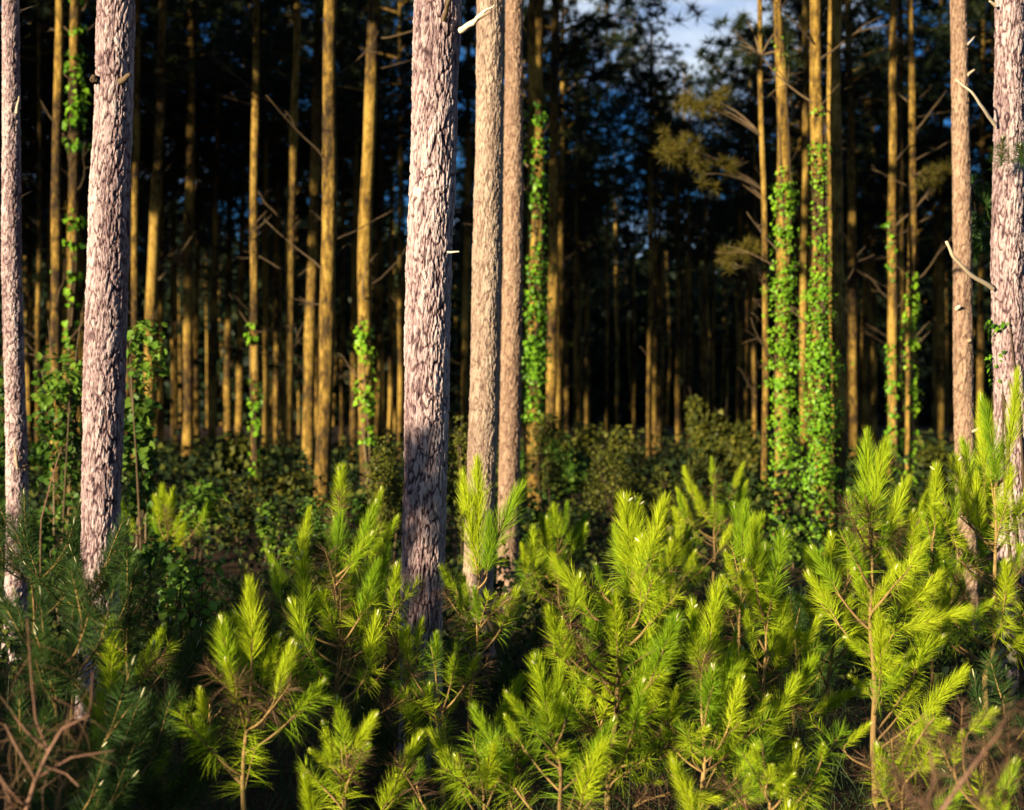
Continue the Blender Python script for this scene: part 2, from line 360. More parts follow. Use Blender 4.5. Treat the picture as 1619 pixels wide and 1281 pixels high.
def sapling(label, d, frame, stem, shoots, seed, auto=8, spread=.34, style='fresh', group='pine saplings along the wood edge', lowz=.15, r=.013, dspread=.28):
    """stem: photograph points from the ground up; shoots: (foot x, foot y, tip x, tip y); frame = offset and scale of those coordinates"""
    rnd = random.Random(seed)
    ox, oy, sc = frame
    W = lambda x, y, dd=0: P(ox + x / sc, oy + y / sc, d + dd)
    sp = [W(x, y) for x, y in stem]
    g = Vector((sp[0].x, sp[0].y + rnd.uniform(-.03, .03), 0))
    root = empty('pine_sapling', g); tag(root, label, 'pine sapling', group)
    if sp[0].z > .04: sp = [g] + sp
    else: sp[0].z = -.02
    sp = [p - g for p in sp]
    # resample the stem
    fine = []
    for i in range(len(sp) - 1):
        n = max(2, int((sp[i + 1] - sp[i]).length / .035))
        fine += [sp[i].lerp(sp[i + 1], k / n) for k in range(n)]
    fine.append(sp[-1])
    ph = rnd.random() * 6
    fine = [p + Vector((.006 * math.sin(ph + k * .5), .006 * math.cos(ph + k * .37), 0)) for k, p in enumerate(fine)]
    mb = MB(); mb.tube(fine, np.linspace(r, .0045, len(fine)), 8, tone=rnd.random())
    st = kid(mb.build('stem', M['twig'], root), root)
    # older needles on the upper half of the stem
    H = fine[-1].z
    for k in range(int(H / .22)):
        z = H * (.42 + .58 * rnd.random()); p = min(fine, key=lambda s: abs(s.z - z))
        put_shoot(st, p, p + Vector((rnd.uniform(-.05, .05), rnd.uniform(-.05, .05), .2)), rnd, 'old' if style == 'fresh' else 'dark', rnd.uniform(.7, .95))
    for s in shoots:
        dd = rnd.uniform(-1, 1) * dspread
        dd *= min(1.0, .25 + abs(s[0] - stem[-1][0]) / sc / 90)
        b0 = W(s[0], s[1], dd) - g; t0 = W(s[2], s[3], dd + rnd.uniform(-.05, .05)) - g
        if math.hypot(b0.x - fine[-1].x, b0.y - fine[-1].y) < .03 and b0.z > H - .06:
            put_shoot(st, b0, t0, rnd, style)
        else:
            branch_to(root, fine, b0, t0, rnd, style, r0=r * .4)
    # branches round the rest of the stem, in depth
    az = rnd.random() * 6.28
    for k in range(int(auto * .5)):
        az += 2.4 + rnd.uniform(-.4, .4)
        f = rnd.random(); z = lowz + (H * .82 - lowz) * f
        rad = spread * (1.05 - .75 * f) * rnd.uniform(.7, 1.1)
        b0 = Vector((math.cos(az) * rad, math.sin(az) * rad, z + rad * .45))
        c = min(fine, key=lambda s: abs(s.z - z)); b0.x += c.x; b0.y += c.y
        ln = rnd.uniform(.2, .32) * (1.1 - .3 * f)
        t0 = b0 + Vector((math.cos(az) * .5, math.sin(az) * .5, .85)).normalized() * ln
        branch_to(root, fine, b0, t0, rnd, style, r0=r * .38)
    return root

# ------------------------------------------------------------------ pines
def trunk_profile(d, pts, H, lean_top=None):
    """pts: photograph (y, centre x, width) rows from top to bottom -> arrays z, x, r in metres, with the base at z=0 and the top at H"""
    rows = sorted([(P(x, y, d).z, P(x, y, d).x, w / FPX * d * .5) for y, x, w in pts])
    z = [a[0] for a in rows]; x = [a[1] for a in rows]; r = [a[2] for a in rows]
    if len(z) > 1: sl = (x[-1] - x[0]) / (z[-1] - z[0])
    else: sl = 0
    if z[0] > .02:
        x0 = x[0] - sl * z[0] * .5; r0 = r[0] * (1 + .04 * z[0]); z = [0] + z; x = [x0] + x; r = [r0] + r
    zt, xt = z[-1], x[-1]
    k = (H - zt)
    if k > .5:
        z += [zt + k * .4, H]; x += [xt + sl * k * .25, xt + sl * k * .4]; r += [r[-1] * .75, .035]
    return np.array(z), np.array(x), np.array(r)

class Tree: pass
TREES = {}

def near_tree(key, label, d, pts, H, seed, cell=(.0225, .115), zhi=4.2, seg=120, dz=.008, mtl='bark_near', depth=.012):
    """a pine whose bark plates are real relief"""
    rng = np.random.default_rng(seed)
    z, x, r = trunk_profile(d, pts, H)
    zz = np.concatenate([np.arange(-.05, zhi, dz), np.linspace(zhi, H, 40)[1:]])
    xc = np.interp(zz, z, x); rr = np.interp(zz, z, r)
    ker = np.ones(41) / 41
    pad = lambda a: np.convolve(np.pad(a, 20, mode='edge'), ker, 'valid')
    xc = pad(xc); rr = pad(rr)
    rr *= 1 + .35 * np.exp(-np.maximum(zz, 0) / .12)
    th = np.linspace(0, 2 * np.pi, seg, endpoint=False)
    T, Z = np.meshgrid(th, zz, indexing='xy')
    rm = rr.mean()
    nu = max(8, int(2 * np.pi * rm / cell[0])); u = T / (2 * np.pi) * nu
    v = np.maximum(Z + .06, 0) / cell[1]
    wob = vnoise(T / (2 * np.pi) * 10, v * .45, 10, rng); wob2 = vnoise(T / (2 * np.pi) * 34, v * 1.4, 34, rng)
    f1, e, cid = worley((u + wob * 2.2 + wob2 * .8) % nu, v + wob2 * 1.1, nu, int(v.max()) + 2, rng)
    f1b, e2, cid2 = worley((T / (2 * np.pi) * nu * 2.4 + wob2) % int(nu * 2.4), v * 2.6 + wob, int(nu * 2.4), int(v.max() * 2.6) + 3, rng)
    plate = np.clip((e - .03) / .20, 0, 1) ** .6; fine = rng.random(T.shape); fine = (fine + np.roll(fine, 1, 0) + np.roll(fine, 1, 1)) / 3
    flake = np.clip(e2 / .4, 0, 1)
    big = vnoise(T / (2 * np.pi) * 5, v * .16, 5, rng)
    h = plate * (.6 + .55 * cid) + .3 * flake * cid2 + .35 * (wob2 - .5) + .35 * (fine - .5)
    fade = np.where(Z < zhi + .2, 1, .4)
    rad = rr[:, None] - depth * .8 + depth * h * fade
    rad *= 1 + .05 * (vnoise(T / (2 * np.pi) * 4, v * .09, 4, rng) - .5)
    X = xc[:, None] + np.cos(T) * rad; Y = np.sin(T) * rad
    x0 = xc[np.argmin(abs(zz))]
    ring = len(th)
    vv = np.stack([X - x0, Y, Z], -1).reshape(-1, 3)
    i, j = np.meshgrid(np.arange(len(zz) - 1), np.arange(ring), indexing='ij'); j2 = (j + 1) % ring
    q = np.stack([i * ring + j, i * ring + j2, (i + 1) * ring + j2, (i + 1) * ring + j], -1).reshape(-1, 4)
    tone = np.clip((.08 + .92 * plate) * (.55 + .2 * cid + .2 * cid2) * (.72 + .56 * big) + .22 * (flake - .6) + .3 * (fine - .5), 0, 1)
    root = empty('pine_tree', (x0, d, 0)); tag(root, label, 'pine tree')
    mb = MB(); mb.add(vv, q, None, 0, tone.ravel()); kid(mb.build('trunk', M[mtl], root), root)
    t = Tree(); t.root = root; t.d = d; t.H = H; t.x0 = x0
    t.cx = lambda a: float(np.interp(a, zz, xc)) - x0
    t.r = lambda a: float(np.interp(a, zz, rr))
    TREES[key] = t
    return t

def far_tree(key, label, d, pts, H, seed, group=None, sides=14):
    rng = np.random.default_rng(seed)
    z, x, r = trunk_profile(d, pts, H)
    zz = np.concatenate([np.linspace(-.05, 8, 34), np.linspace(8, H, 14)[1:]])
    xc = np.interp(zz, z, x); rr = np.interp(zz, z, r)
    xc = np.convolve(np.pad(xc, 3, mode='edge'), np.ones(7) / 7, 'valid')
    ph = rng.random(4) * 6.28
    xc = xc + .012 * np.sin(zz * .9 + ph[0]) + .006 * np.sin(zz * 2.3 + ph[3]); yc = .03 * np.sin(zz * .7 + ph[1]) + rng.normal() * .004 * zz
    rr = rr * (1 + .05 * np.sin(zz * 3.1 + ph[2]) + .05 * (rng.random(len(zz)) - .5)); rr = rr * (1 + .3 * np.exp(-np.maximum(zz, 0) / .15))
    x0 = xc[1]
    root = empty('pine_tree', (x0, d, 0)); tag(root, label, 'pine tree', group)
    tz = np.convolve(rng.random(len(zz) + 2), np.ones(3) / 3, 'valid'); tz = np.clip(.5 + (tz - .5) * 1.9, 0, 1); tn = np.append(np.clip(np.repeat(tz, sides) + rng.normal(size=len(zz) * sides) * .12, 0, 1), .5)
    mb = MB(); mb.tube(np.stack([xc - x0, yc, zz], -1), rr, sides, tone=tn)
    kid(mb.build('trunk', M['bark_far'], root), root)
    t = Tree(); t.root = root; t.d = d; t.H = H; t.x0 = x0
    t.cx = lambda a: float(np.interp(a, zz, xc)) - x0
    t.r = lambda a: float(np.interp(a, zz, rr))
    if key: TREES[key] = t
    return t

# crowns: a few shared meshes of limbs and needle tufts, unit height 1 is scaled to the tree
def crown_mesh(seed, H=8.0, rad=2.3, ntuft=760):
    rng = np.random.default_rng(seed); mb = MB()
    nl = 34; tb = []
    for k in range(nl):
        f = (k + rng.random()) / nl; z = f * H * .93
        L = rad * (1 - f * .75) * (.55 + .55 * rng.random()) * (.6 if f < .06 else 1); az = k * 2.4 + rng.normal() * .3
        o = np.array([math.cos(az), math.sin(az), 0.0]); up = .25 + .5 * f
        pts = [np.array([0, 0, z]) + o * L * t + np.array([0, 0, 1]) * (L * up * t - .25 * L * t * t * (1 - f)) + rng.normal(size=3) * .05 * t for t in (0, .33, .66, 1)]
        mb.tube(pts, [.035, .026, .017, .008], 4, 1, cap=False)
        m = max(8, int(ntuft / nl * L / (rad * .6)))
        for q in range(m):
            t = .28 + .78 * rng.random() ** .7; i = min(2, int(min(t, .99) * 3)); p = pts[i] + (pts[i + 1] - pts[i]) * (t * 3 - i)
            tb.append(p + rng.normal(size=3) * np.array([.26, .26, .18]) * (.6 + .5 * t))
    tb = np.array(tb); n = len(tb); per = 40
    c = np.repeat(tb, per, 0); d = rng.normal(size=(n * per, 3)); d[:, 2] += .35; d /= np.linalg.norm(d, axis=1)[:, None]
    ln = .13 + .18 * rng.random(n * per)
    r = rng.normal(size=d.shape); s = np.cross(d, r); s /= np.linalg.norm(s, axis=1)[:, None]
    w = .012
    v = np.stack([c - s * w, c + s * w, c + d * ln[:, None]], 1).reshape(-1, 3)
    tone = np.repeat(np.repeat(rng.random(n), per), 3)
    mb.add(v, None, np.arange(n * per * 3).reshape(-1, 3), 0, tone)
    return mb.mesh('crown', [M['needle_crown'], M['bark_far']], smooth=False)
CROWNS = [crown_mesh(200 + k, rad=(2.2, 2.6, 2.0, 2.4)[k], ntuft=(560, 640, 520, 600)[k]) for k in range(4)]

def put_crown(t, zbase, rnd, wide=1.0):
    o = kid(link('crown', rnd.choice(CROWNS), t.root), t.root)
    s = (t.H + .4 - zbase) / 8.0
    o.location = (t.cx(zbase), 0, zbase); o.rotation_euler = (0, 0, rnd.random() * 6.28); w = wide * rnd.uniform(.85, 1.15); o.scale = (w, w, s)
    return o

def dead_branch_mesh(seed):
    rng = np.random.default_rng(seed); mb = MB()
    L = 1.0; up = .25 + .7 * rng.random(); n = 7
    pts = [np.zeros(3)]
    d = np.array([1.0, 0, up]); d /= np.linalg.norm(d)
    for k in range(n - 1):
        d = d + rng.normal(size=3) * .13 + np.array([0, 0, .03]); d /= np.linalg.norm(d); pts.append(pts[-1] + d * L / (n - 1))
    mb.tube(pts, np.linspace(.012, .004, n), 5, tone=rng.random())
    for q in range(rng.integers(1, 5)):
        i = rng.integers(2, n - 1); a = pts[i]; dd = d + rng.normal(size=3) * .6; dd /= np.linalg.norm(dd); l = .15 + .3 * rng.random()
        mb.tube([a, a + dd * l * .5 + rng.normal(size=3) * .02, a + dd * l], [.006, .0045, .002], 4, tone=rng.random())
    return mb.mesh('dead_branch', [M['dead_wood']])
DEADB = [dead_branch_mesh(300 + k) for k in range(9)]

def put_dead(t, n, z0, z1, rnd, lmin=.3, lmax=1.25):
    for k in range(n):
        z = rnd.uniform(z0, z1); az = rnd.choice([rnd.uniform(-.9, .9), math.pi + rnd.uniform(-.9, .9), rnd.uniform(0, 6.28)])
        o = kid(link('dead_branch', rnd.choice(DEADB), t.root), t.root)
        l = rnd.uniform(lmin, lmax) if rnd.random() > .3 else rnd.uniform(.12, .35)
        o.location = (t.cx(z) + math.cos(az) * t.r(z) * .6, math.sin(az) * t.r(z) * .6, z); o.rotation_euler = (0, 0, az)
        w = max(.6, min(1.2, l)); o.scale = (l, l, l) if l > .6 else (l, w * .8, l)

# --- the large pines at the edge of the wood
near_tree('edge_left', 'slim pinkish scaly pine at the left edge with a torn stub low down', 9.6,
          [(0, 17, 26), (200, 18, 27), (400, 18, 30), (600, 23, 31), (700, 26, 33), (850, 28, 34), (1000, 24, 35)], 17, 1, seg=80, dz=.009, cell=(.026, .075), zhi=4.8, depth=.008)
near_tree('thick_left', 'thick pinkish scaly pine beside the slim pine at the left edge', 7.9,
          [(0, 184, 58), (200, 180, 58), (300, 173, 62), (400, 172, 63), (600, 165, 64), (800, 160, 60), (950, 157, 60)], 18, 2, seg=130, zhi=4.3)
near_tree('central', 'large central scaly pine with blue shade on its foot', 6.8,
          [(-60, 692, 68), (40, 693, 76), (100, 689, 70), (300, 684, 70), (400, 678, 70), (600, 675, 69), (700, 674, 69), (900, 669, 67), (1000, 665, 66), (1200, 668, 66)], 18, 3, seg=140, dz=.007, zhi=4.0)
near_tree('pale_front', 'pale smooth-barked pine just to the right of the large central pine', 9.6,
          [(0, 775, 43), (200, 774, 43), (400, 770, 46), (600, 767, 46), (750, 761, 45), (900, 756, 46)], 18, 4, seg=110, dz=.009, mtl='bark_pale', zhi=4.9, depth=.009)
near_tree('pale_behind', 'tan pine half hidden behind the pale smooth-barked pine', 12.0,
          [(0, 813, 26), (200, 812, 29), (400, 811, 31), (600, 808, 33), (800, 804, 32), (860, 803, 32)], 18, 5, seg=80, dz=.012, mtl='bark_tan', zhi=5.6, depth=.009)
near_tree('right_slim', 'slim tan pine with white knots, left of the pine at the right edge', 10.6,
          [(0, 1515, 25), (200, 1519, 27), (400, 1522, 29), (600, 1523, 30), (800, 1527, 31), (900, 1530, 31)], 17, 6, seg=80, dz=.01, zhi=5.2, mtl='bark_tan', depth=.007)
near_tree('right_edge', 'broad scaly pine at the right edge rising behind tall saplings', 8.4,
          [(0, 1596, 42), (200, 1595, 44), (400, 1592, 49), (600, 1596, 48), (750, 1598, 48), (900, 1599, 49)], 18, 7, seg=110, dz=.009, zhi=4.5)

rnd = random.Random(5)
for k in ('edge_left', 'thick_left', 'central', 'pale_front', 'pale_behind', 'right_slim', 'right_edge'):
    put_crown(TREES[k], rnd.uniform(8.3, 9.0), rnd, 1.5)

def stub(key, foot, tip, d_tip, r0, r1, mtl, name='branch_stub', mids=(), label=None):
    """a limb from the trunk: foot and tip in photograph pixels; mids = extra (x, y, depth offset)"""
    t = TREES[key]; o = t.root.location
    a = P(foot[0], foot[1], t.d - t.r(1.75) * .8) - o; b = P(tip[0], tip[1], t.d + d_tip) - o
    pts = [a] + [P(m[0], m[1], t.d + m[2]) - o for m in mids] + [b]
    fine = []
    for i in range(len(pts) - 1):
        fine += [pts[i].lerp(pts[i + 1], k / 4) + Vector((rnd.uniform(-1, 1), rnd.uniform(-1, 1), rnd.uniform(-1, 1))) * r0 * .18 for k in range(4)]
    fine.append(pts[-1])
    mb = MB(); mb.tube(fine, np.linspace(r0, r1, len(fine)), 8, tone=rnd.random())
    s = kid(mb.build(name, M[mtl], t.root), t.root)
    if label: s['label'] = label
    return s
stub('central', (728, 48), (782, 8), -.25, .017, .003, 'bare_wood', mids=((748, 36, -.2), (766, 18, -.24)), label='broken pale stub with splintered end')
stub('central', (732, 44), (766, 22), -.28, .010, .003, 'bare_wood')
stub('central', (730, 46), (776, 20), -.20, .008, .002, 'dead_wood')
stub('central', (701, 36), (711, -4), -.28, .013, .009, 'dead_wood')
stub('central', (708, 399), (726, 398), -.12, .006, .003, 'bare_wood')
stub('edge_left', (26, 178), (30, 152), -.12, .012, .003, 'bare_wood')
stub('edge_left', (28, 742), (22, 700), -.14, .011, .004, 'bare_wood', label='torn yellow strip of wood')
stub('edge_left', (36, 740), (44, 735), -.02, .018, .008, 'dead_wood')
stub('edge_left', (32, 18), (56, 9), .05, .008, .003, 'dead_wood')
stub('edge_left', (34, 312), (51, 302), .05, .008, .003, 'dead_wood')
stub('right_edge', (1573, 198), (1511, 126), -.3, .012, .004, 'bare_wood', mids=((1553, 170, -.2), (1536, 145, -.28)), label='long crooked bare limb')
stub('right_edge', (1570, 456), (1496, 382), -.35, .014, .008, 'bare_wood', mids=((1535, 435, -.2), (1508, 408, -.3)), label='long pale bare limb broken at its end')
stub('right_edge', (1574, 8), (1564, 2), -.1, .012, .005, 'bare_wood')
stub('right_slim', (1530, 70), (1541, 58), -.05, .007, .003, 'bare_wood')
stub('right_slim', (1530, 118), (1541, 110), -.05, .012, .005, 'bare_wood')
for (x, y) in ((1515, 487), (1532, 540)):
    stub('right_slim', (x - 2, y + 1), (x + 2, y - 2), -.12, .017, .012, 'bare_wood', name='knot')
stub('right_slim', (1538, 682), (1560, 672), -.2, .010, .004, 'bare_wood')
stub('thick_left', (190, 130), (206, 118), -.12, .02, .012, 'dead_wood')
stub('thick_left', (150, 128), (146, 122), -.10, .03, .018, 'dead_wood', name='knot')

# --- the pines of the plantation that can be told apart
# key, depth, rows (y, x, w), dead branches, label
FAR = [
 ('L0', 34, [(230, 63, 6), (560, 61, 8)], 3, 'thin reddish trunk close to the right of the left-edge pine'),
 ('L1', 20, [(0, 96, 13), (200, 91, 15), (400, 88, 17), (600, 90, 18)], 6, 'ochre pine trunk between the left-edge pine and the creeper-hung trunk'),
 ('L2', 21, [(0, 121, 15), (200, 118, 17), (400, 117, 19), (700, 112, 19)], 3, 'dim purplish pine trunk hung with creeper left of the thick pine'),
 ('L3', 26, [(0, 217, 8), (300, 214, 10), (600, 212, 11)], 2, 'dark slim trunk against the right side of the thick left pine'),
 ('L4', 29, [(0, 259, 11), (200, 250, 15), (400, 242, 17), (600, 237, 17), (740, 233, 17)], 7, 'leaning ochre pine trunk, first well right of the thick left pine'),
 ('L4b', 44, [(250, 258, 6), (600, 255, 8)], 3, 'thin dim trunk close behind the leaning ochre pine'),
 ('L5', 36, [(0, 304, 10), (200, 302, 13), (400, 299, 15), (700, 296, 16)], 5, 'straight yellow-lit pine trunk, second right of the thick left pine'),
 ('L5b', 50, [(300, 312, 7), (650, 310, 9)], 3, 'thin trunk close to the right of the straight yellow-lit pine'),
 ('L6', 43, [(170, 343, 7), (400, 340, 10), (600, 336, 13)], 7, 'ochre pine trunk with many dead twigs, fourth right of the thick left pine'),
 ('L7', 54, [(330, 362, 9), (600, 360, 11)], 5, 'dim ochre trunk midway between the thick left and central pines'),
 ('L8', 58, [(270, 385, 8), (500, 380, 10)], 7, 'forked-looking ochre trunk with upswept dead twigs left of the creeper-footed pine'),
 ('L9', 24, [(0, 405, 10), (200, 403, 12), (400, 402, 13), (600, 403, 14), (780, 401, 14)], 7, 'ochre pine trunk with a strand of creeper at its foot'),
 ('L10', 50, [(380, 438, 8), (650, 436, 9)], 3, 'thin ochre trunk just right of the creeper-footed pine'),
 ('L11', 25, [(0, 468, 10), (200, 463, 13), (400, 460, 15), (600, 456, 15), (780, 453, 15)], 7, 'brown-gold trunk with long dead branches, second left of the bright straight pine'),
 ('L12', 33, [(0, 504, 10), (200, 499, 14), (400, 493, 17), (700, 488, 19)], 4, 'ochre trunk touching the left side of the bright straight pine'),
 ('L13', 18, [(0, 524, 20), (200, 521, 22), (400, 518, 24), (600, 515, 24), (800, 510, 24)], 4, 'bright straight pine trunk, palest of those left of the central pine'),
 ('L14', 52, [(360, 542, 7), (640, 541, 8)], 2, 'thin dim trunk right of the bright straight pine'),
 ('L15', 45, [(170, 564, 7), (400, 561, 9), (650, 558, 10)], 3, 'thin orange trunk left of the broad trunk with creeper at half height'),
 ('L16', 19.5, [(0, 592, 19), (200, 583, 20), (400, 577, 22), (600, 578, 23), (760, 580, 23)], 6, 'broad ochre trunk with creeper at half height, nearest left of the central pine'),
 ('L17', 46, [(330, 601, 7), (650, 600, 9)], 3, 'thin ochre trunk between the broad creeper trunk and the central pine'),
 ('L18', 60, [(380, 618, 7), (650, 617, 8)], 2, 'faint brown trunk close left of the central pine'),
 ('L19', 40, [(230, 740, 9), (600, 735, 11)], 3, 'dim trunk showing between the central pine and the pale pine'),
 ('C1', 22, [(0, 848, 24), (200, 847, 26), (400, 846, 28), (600, 844, 28), (660, 844, 28)], 7, 'creeper-wrapped trunk just right of the pale and tan pines'),
 ('C2', 33, [(0, 878, 13), (200, 876, 15), (400, 874, 16), (700, 871, 17)], 8, 'yellow-lit trunk at the left side of the dark lane'),
 ('C3', 46, [(300, 888, 8), (650, 884, 10)], 4, 'second trunk on the left side of the dark lane, dim'),
 ('C4', 60, [(350, 897, 7), (650, 895, 8)], 4, 'third trunk on the left side of the dark lane, reddish and faint'),
 ('M1', 38, [(300, 1029, 8), (480, 1028, 9), (720, 1027, 9)], 1, 'orange-lit trunk standing forward at the right side of the dark lane'),
 ('M2', 48, [(420, 1036, 6), (690, 1035, 7)], 1, 'thin trunk touching the orange-lit trunk beside the dark lane'),
 ('M3', 52, [(400, 1043, 6), (690, 1042, 8)], 1, 'brown trunk third in the tight row right of the dark lane'),
 ('M4', 47, [(330, 1071, 8), (700, 1073, 9)], 2, 'bright gold slim trunk right of the dark lane row'),
 ('M5', 56, [(340, 1088, 6), (500, 1090, 8)], 3, 'reddish slim trunk over the tall bush right of the lane'),
 ('M6', 62, [(450, 1114, 6), (620, 1114, 8)], 2, 'thin ochre trunk behind the tall bush right of the lane'),
 ('M7', 50, [(370, 1171, 7), (690, 1169, 8)], 3, 'brown-gold trunk, second left of the thin purple trunk'),
 ('M8', 54, [(500, 1181, 5), (690, 1179, 6)], 1, 'very thin trunk, first left of the thin purple trunk'),
 ('M9', 40, [(400, 1193, 6), (720, 1192, 8)], 2, 'reddish trunk touching the left side of the thin purple trunk'),
 ('R0', 20.5, [(0, 1202, 8), (200, 1205, 8), (400, 1208, 9), (600, 1209, 10), (800, 1210, 10)], 5, 'thin purple shaded trunk with ochre live boughs, left of the creeper-covered pair'),
 ('R1', 19, [(0, 1227, 13), (100, 1233, 17), (200, 1240, 19), (400, 1239, 22), (600, 1237, 23), (800, 1234, 23)], 4, 'left trunk of the creeper-covered pair on the right'),
 ('R1b', 30, [(100, 1272, 9), (600, 1270, 11)], 4, 'dark reddish trunk between the creeper-covered pair'),
 ('R2', 16.5, [(0, 1291, 18), (200, 1295, 20), (400, 1294, 23), (600, 1294, 24), (800, 1296, 25)], 4, 'right trunk of the creeper-covered pair on the right'),
 ('R3', 17, [(0, 1322, 20), (200, 1320, 23), (400, 1321, 25), (600, 1323, 25), (830, 1323, 25)], 6, 'bare trunk with purple shaded right side beside the creeper-covered pair'),
 ('R4', 37, [(0, 1340, 10), (200, 1346, 12), (400, 1347, 14), (700, 1348, 15)], 6, 'ochre trunk first right of the purple-sided bare trunk'),
 ('R5', 58, [(400, 1369, 8), (650, 1367, 9)], 3, 'thin gold trunk second right of the purple-sided bare trunk'),
 ('R6', 62, [(420, 1382, 7), (650, 1383, 8)], 2, 'thin red-brown trunk left of the trunk with creeper tufts'),
 ('R7', 27, [(0, 1411, 11), (200, 1413, 12), (400, 1411, 13), (600, 1410, 14), (760, 1409, 14)], 7, 'ochre trunk with creeper tufts on its left side'),
 ('R8', 31, [(300, 1424, 10), (600, 1424, 12), (740, 1424, 12)], 2, 'mossy-looking trunk close behind the trunk with creeper tufts'),
 ('R9', 24, [(0, 1441, 9), (200, 1442, 12), (600, 1440, 14), (780, 1441, 14)], 6, 'straight trunk with creeper up its right side, left of the slim tan pine'),
 ('R10', 48, [(380, 1487, 11), (680, 1487, 12)], 4, 'dim ochre trunk left of the slim tan pine'),
]
for i, (key, d, rows, nd, label) in enumerate(FAR):
    rn = random.Random(700 + i)
    H = rn.uniform(16.5, 19.5) if key[0] != 'M' else rn.uniform(11.5, 12.5)
    t = far_tree(key, label, d, rows, H, 400 + i)
    put_dead(t, nd + 9, 2.0, 9, rn)
    if key[0] == 'M': put_crown(t, rn.uniform(8.0, 9.0), rn, .7)
    elif key in ('R0', 'R1b'): put_crown(t, 13.0, rn, .6)
    else: put_crown(t, rn.uniform(9.5, 10.5) if d < 32 else rn.uniform(8.5, 10.5), rn)

# --- the deeper pines, in plantation rows on both sides of the lane
rn = random.Random(77)
used = [(t.x0, t.d) for t in TREES.values()]
n_fill = 0
SL = .063
for row in range(-16, 18):
    X0 = 1.45 + 2.4 * row if row >= 0 else -.95 + 2.4 * (row + 1)
    d = 34 + rn.random() * 4
    while d < 112:
        x = X0 + SL * d + rn.uniform(-.35, .35)
        dd = d + rn.uniform(-.5, .5)
        pxx = CX + x / dd * FPX
        d += 2.9 + .055 * (d - 30)
        if pxx < -60 or pxx > 1680: continue
        lane = row in (-1, 0)
        if rn.random() > ((.55 if row < 0 else .22) if lane else (.05 if dd < 62 else .22) if 985 < pxx < 1200 else (.55 if pxx < 640 or pxx > 1200 else .36) if dd < 70 else .42): continue
        if not lane and 905 < pxx < 985: continue
        if 905 < pxx < 1165 and dd < 80 and row >= 0: continue
        if any(abs(x - a) < .7 and abs(dd - b) < 2.5 for a, b in used): continue
        used.append((x, dd)); n_fill += 1
        w = rn.uniform(.13, .22) / dd * FPX
        b = CX + (x - rn.uniform(-.1, .2)) / dd * FPX
        t = far_tree(None, 'slim dim pine trunk deep in the dark plantation behind the nearer rows', dd, [(350, b + (pxx - b) * .3, w * .8), (650, pxx, w)], rn.uniform(16, 20), 1000 + n_fill, 'far plantation pines', sides=8)
        if rn.random() < .6: put_dead(t, 3, 2.5, 10, rn)
        rp = 1.6 / dd * FPX; gap = 1045 - rp < pxx < 1160 + rp and (t.H + .6 - CAMH) / dd * FPX > 585
        if rn.random() < (0 if gap else .8): put_crown(t, rn.uniform(8.0, 10.0), rn, 1.5)
for (dd, pxx, H_) in ((63, 1003, 19.5), (72, 1082, 19.3), (69, 1128, 19.0), (66, 1186, 19.6), (79, 1048, 20.0), (84, 1150, 20.5), (58, 960, 18.5)):
    x = (pxx - CX) / FPX * dd; n_fill += 1
    t = far_tree(None, 'slim dim pine trunk deep in the dark plantation behind the nearer rows', dd, [(350, pxx, .10 / dd * FPX), (650, pxx, .13 / dd * FPX)], H_, 1000 + n_fill, 'far plantation pines', sides=8)
    put_crown(t, 9.0, rn, 1.35)
print('fill trees', n_fill, 'trees', len(TREES))

# --- live boughs low on the plantation trunks
def bough(t, foot, tips, mtl, rnd, size=.16, n=26, name='live_bough', dd=-.4):
    """t: tree; foot and tips in photograph pixels; tufts of needles round every tip"""
    o = t.root.location; rng = np.random.default_rng(rnd.randrange(9999))
    a = P(foot[0], foot[1], t.d) - o
    mb = MB()
    for (x, y) in tips:
        b = P(x, y, t.d + dd + rnd.uniform(-.4, .4)) - o
        c = a.lerp(b, .5) + Vector((0, 0, .15))
        pts = bez(a, c, b, 6); mb.tube(pts, np.linspace(.016, .005, 6), 5, 1)
        for k in range(5):
            p = np.array(b) + rng.normal(size=3) * size * .55
            m = n * 3
            d = rng.normal(size=(m, 3)) + np.array([0, -.2, .5]); d /= np.linalg.norm(d, axis=1)[:, None]
            ln = size * (.6 + .6 * rng.random(m))
            blades(mb, np.repeat(p[None], m, 0), d, ln, .008, rng.normal(size=(m, 3)) * .02, rng, 0, rng.random(m))
    return kid(mb.build(name, [mtl, M['dead_wood']], t.root), t.root)
rb = random.Random(9)
bough(TREES['R0'], (1205, 300), [(1052, 232), (1070, 245), (1090, 236), (1105, 252), (1115, 275), (1082, 250), (1145, 268), (1065, 225)], M['needle_ochre'], rb)
bough(TREES['R0'], (1204, 215), [(1080, 160), (1098, 168), (1135, 162), (1125, 170)], M['needle_ochre'], rb)
bough(TREES['R0'], (1207, 440), [(1165, 405), (1185, 398), (1150, 412)], M['needle_ochre'], rb)
bough(TREES['R0'], (1203, 90), [(1150, 60), (1180, 30), (1240, 40), (1250, 90), (1120, 85), (1165, 100)], M['needle_crown'], rb)
bough(TREES['R9'], (1442, 280), [(1462, 285), (1480, 280), (1500, 278), (1497, 268)], M['needle_ochre'], rb, size=.16)
bough(TREES['L17'], (600, 330), [(612, 300), (625, 330), (632, 345)], M['leaf_olive'], rb, size=.3)
bough(TREES['right_slim'], (1535, 300), [(1548, 360), (1552, 385), (1560, 300)], M['needle_shade'], rb, size=.14, dd=.6)
t = TREES['right_edge']
for (x, y, tx, ty) in ((1584, 262, 1580, 222), (1614, 258, 1617, 234)):
    o = t.root.location; a = P(x, y, t.d - .2) - o; b = P(tx, ty, t.d - .38) - o
    s = kid(link('shoot', SH_SHADE[0], t.root), t.root); orient(s, a, b, .8, .3, rb)

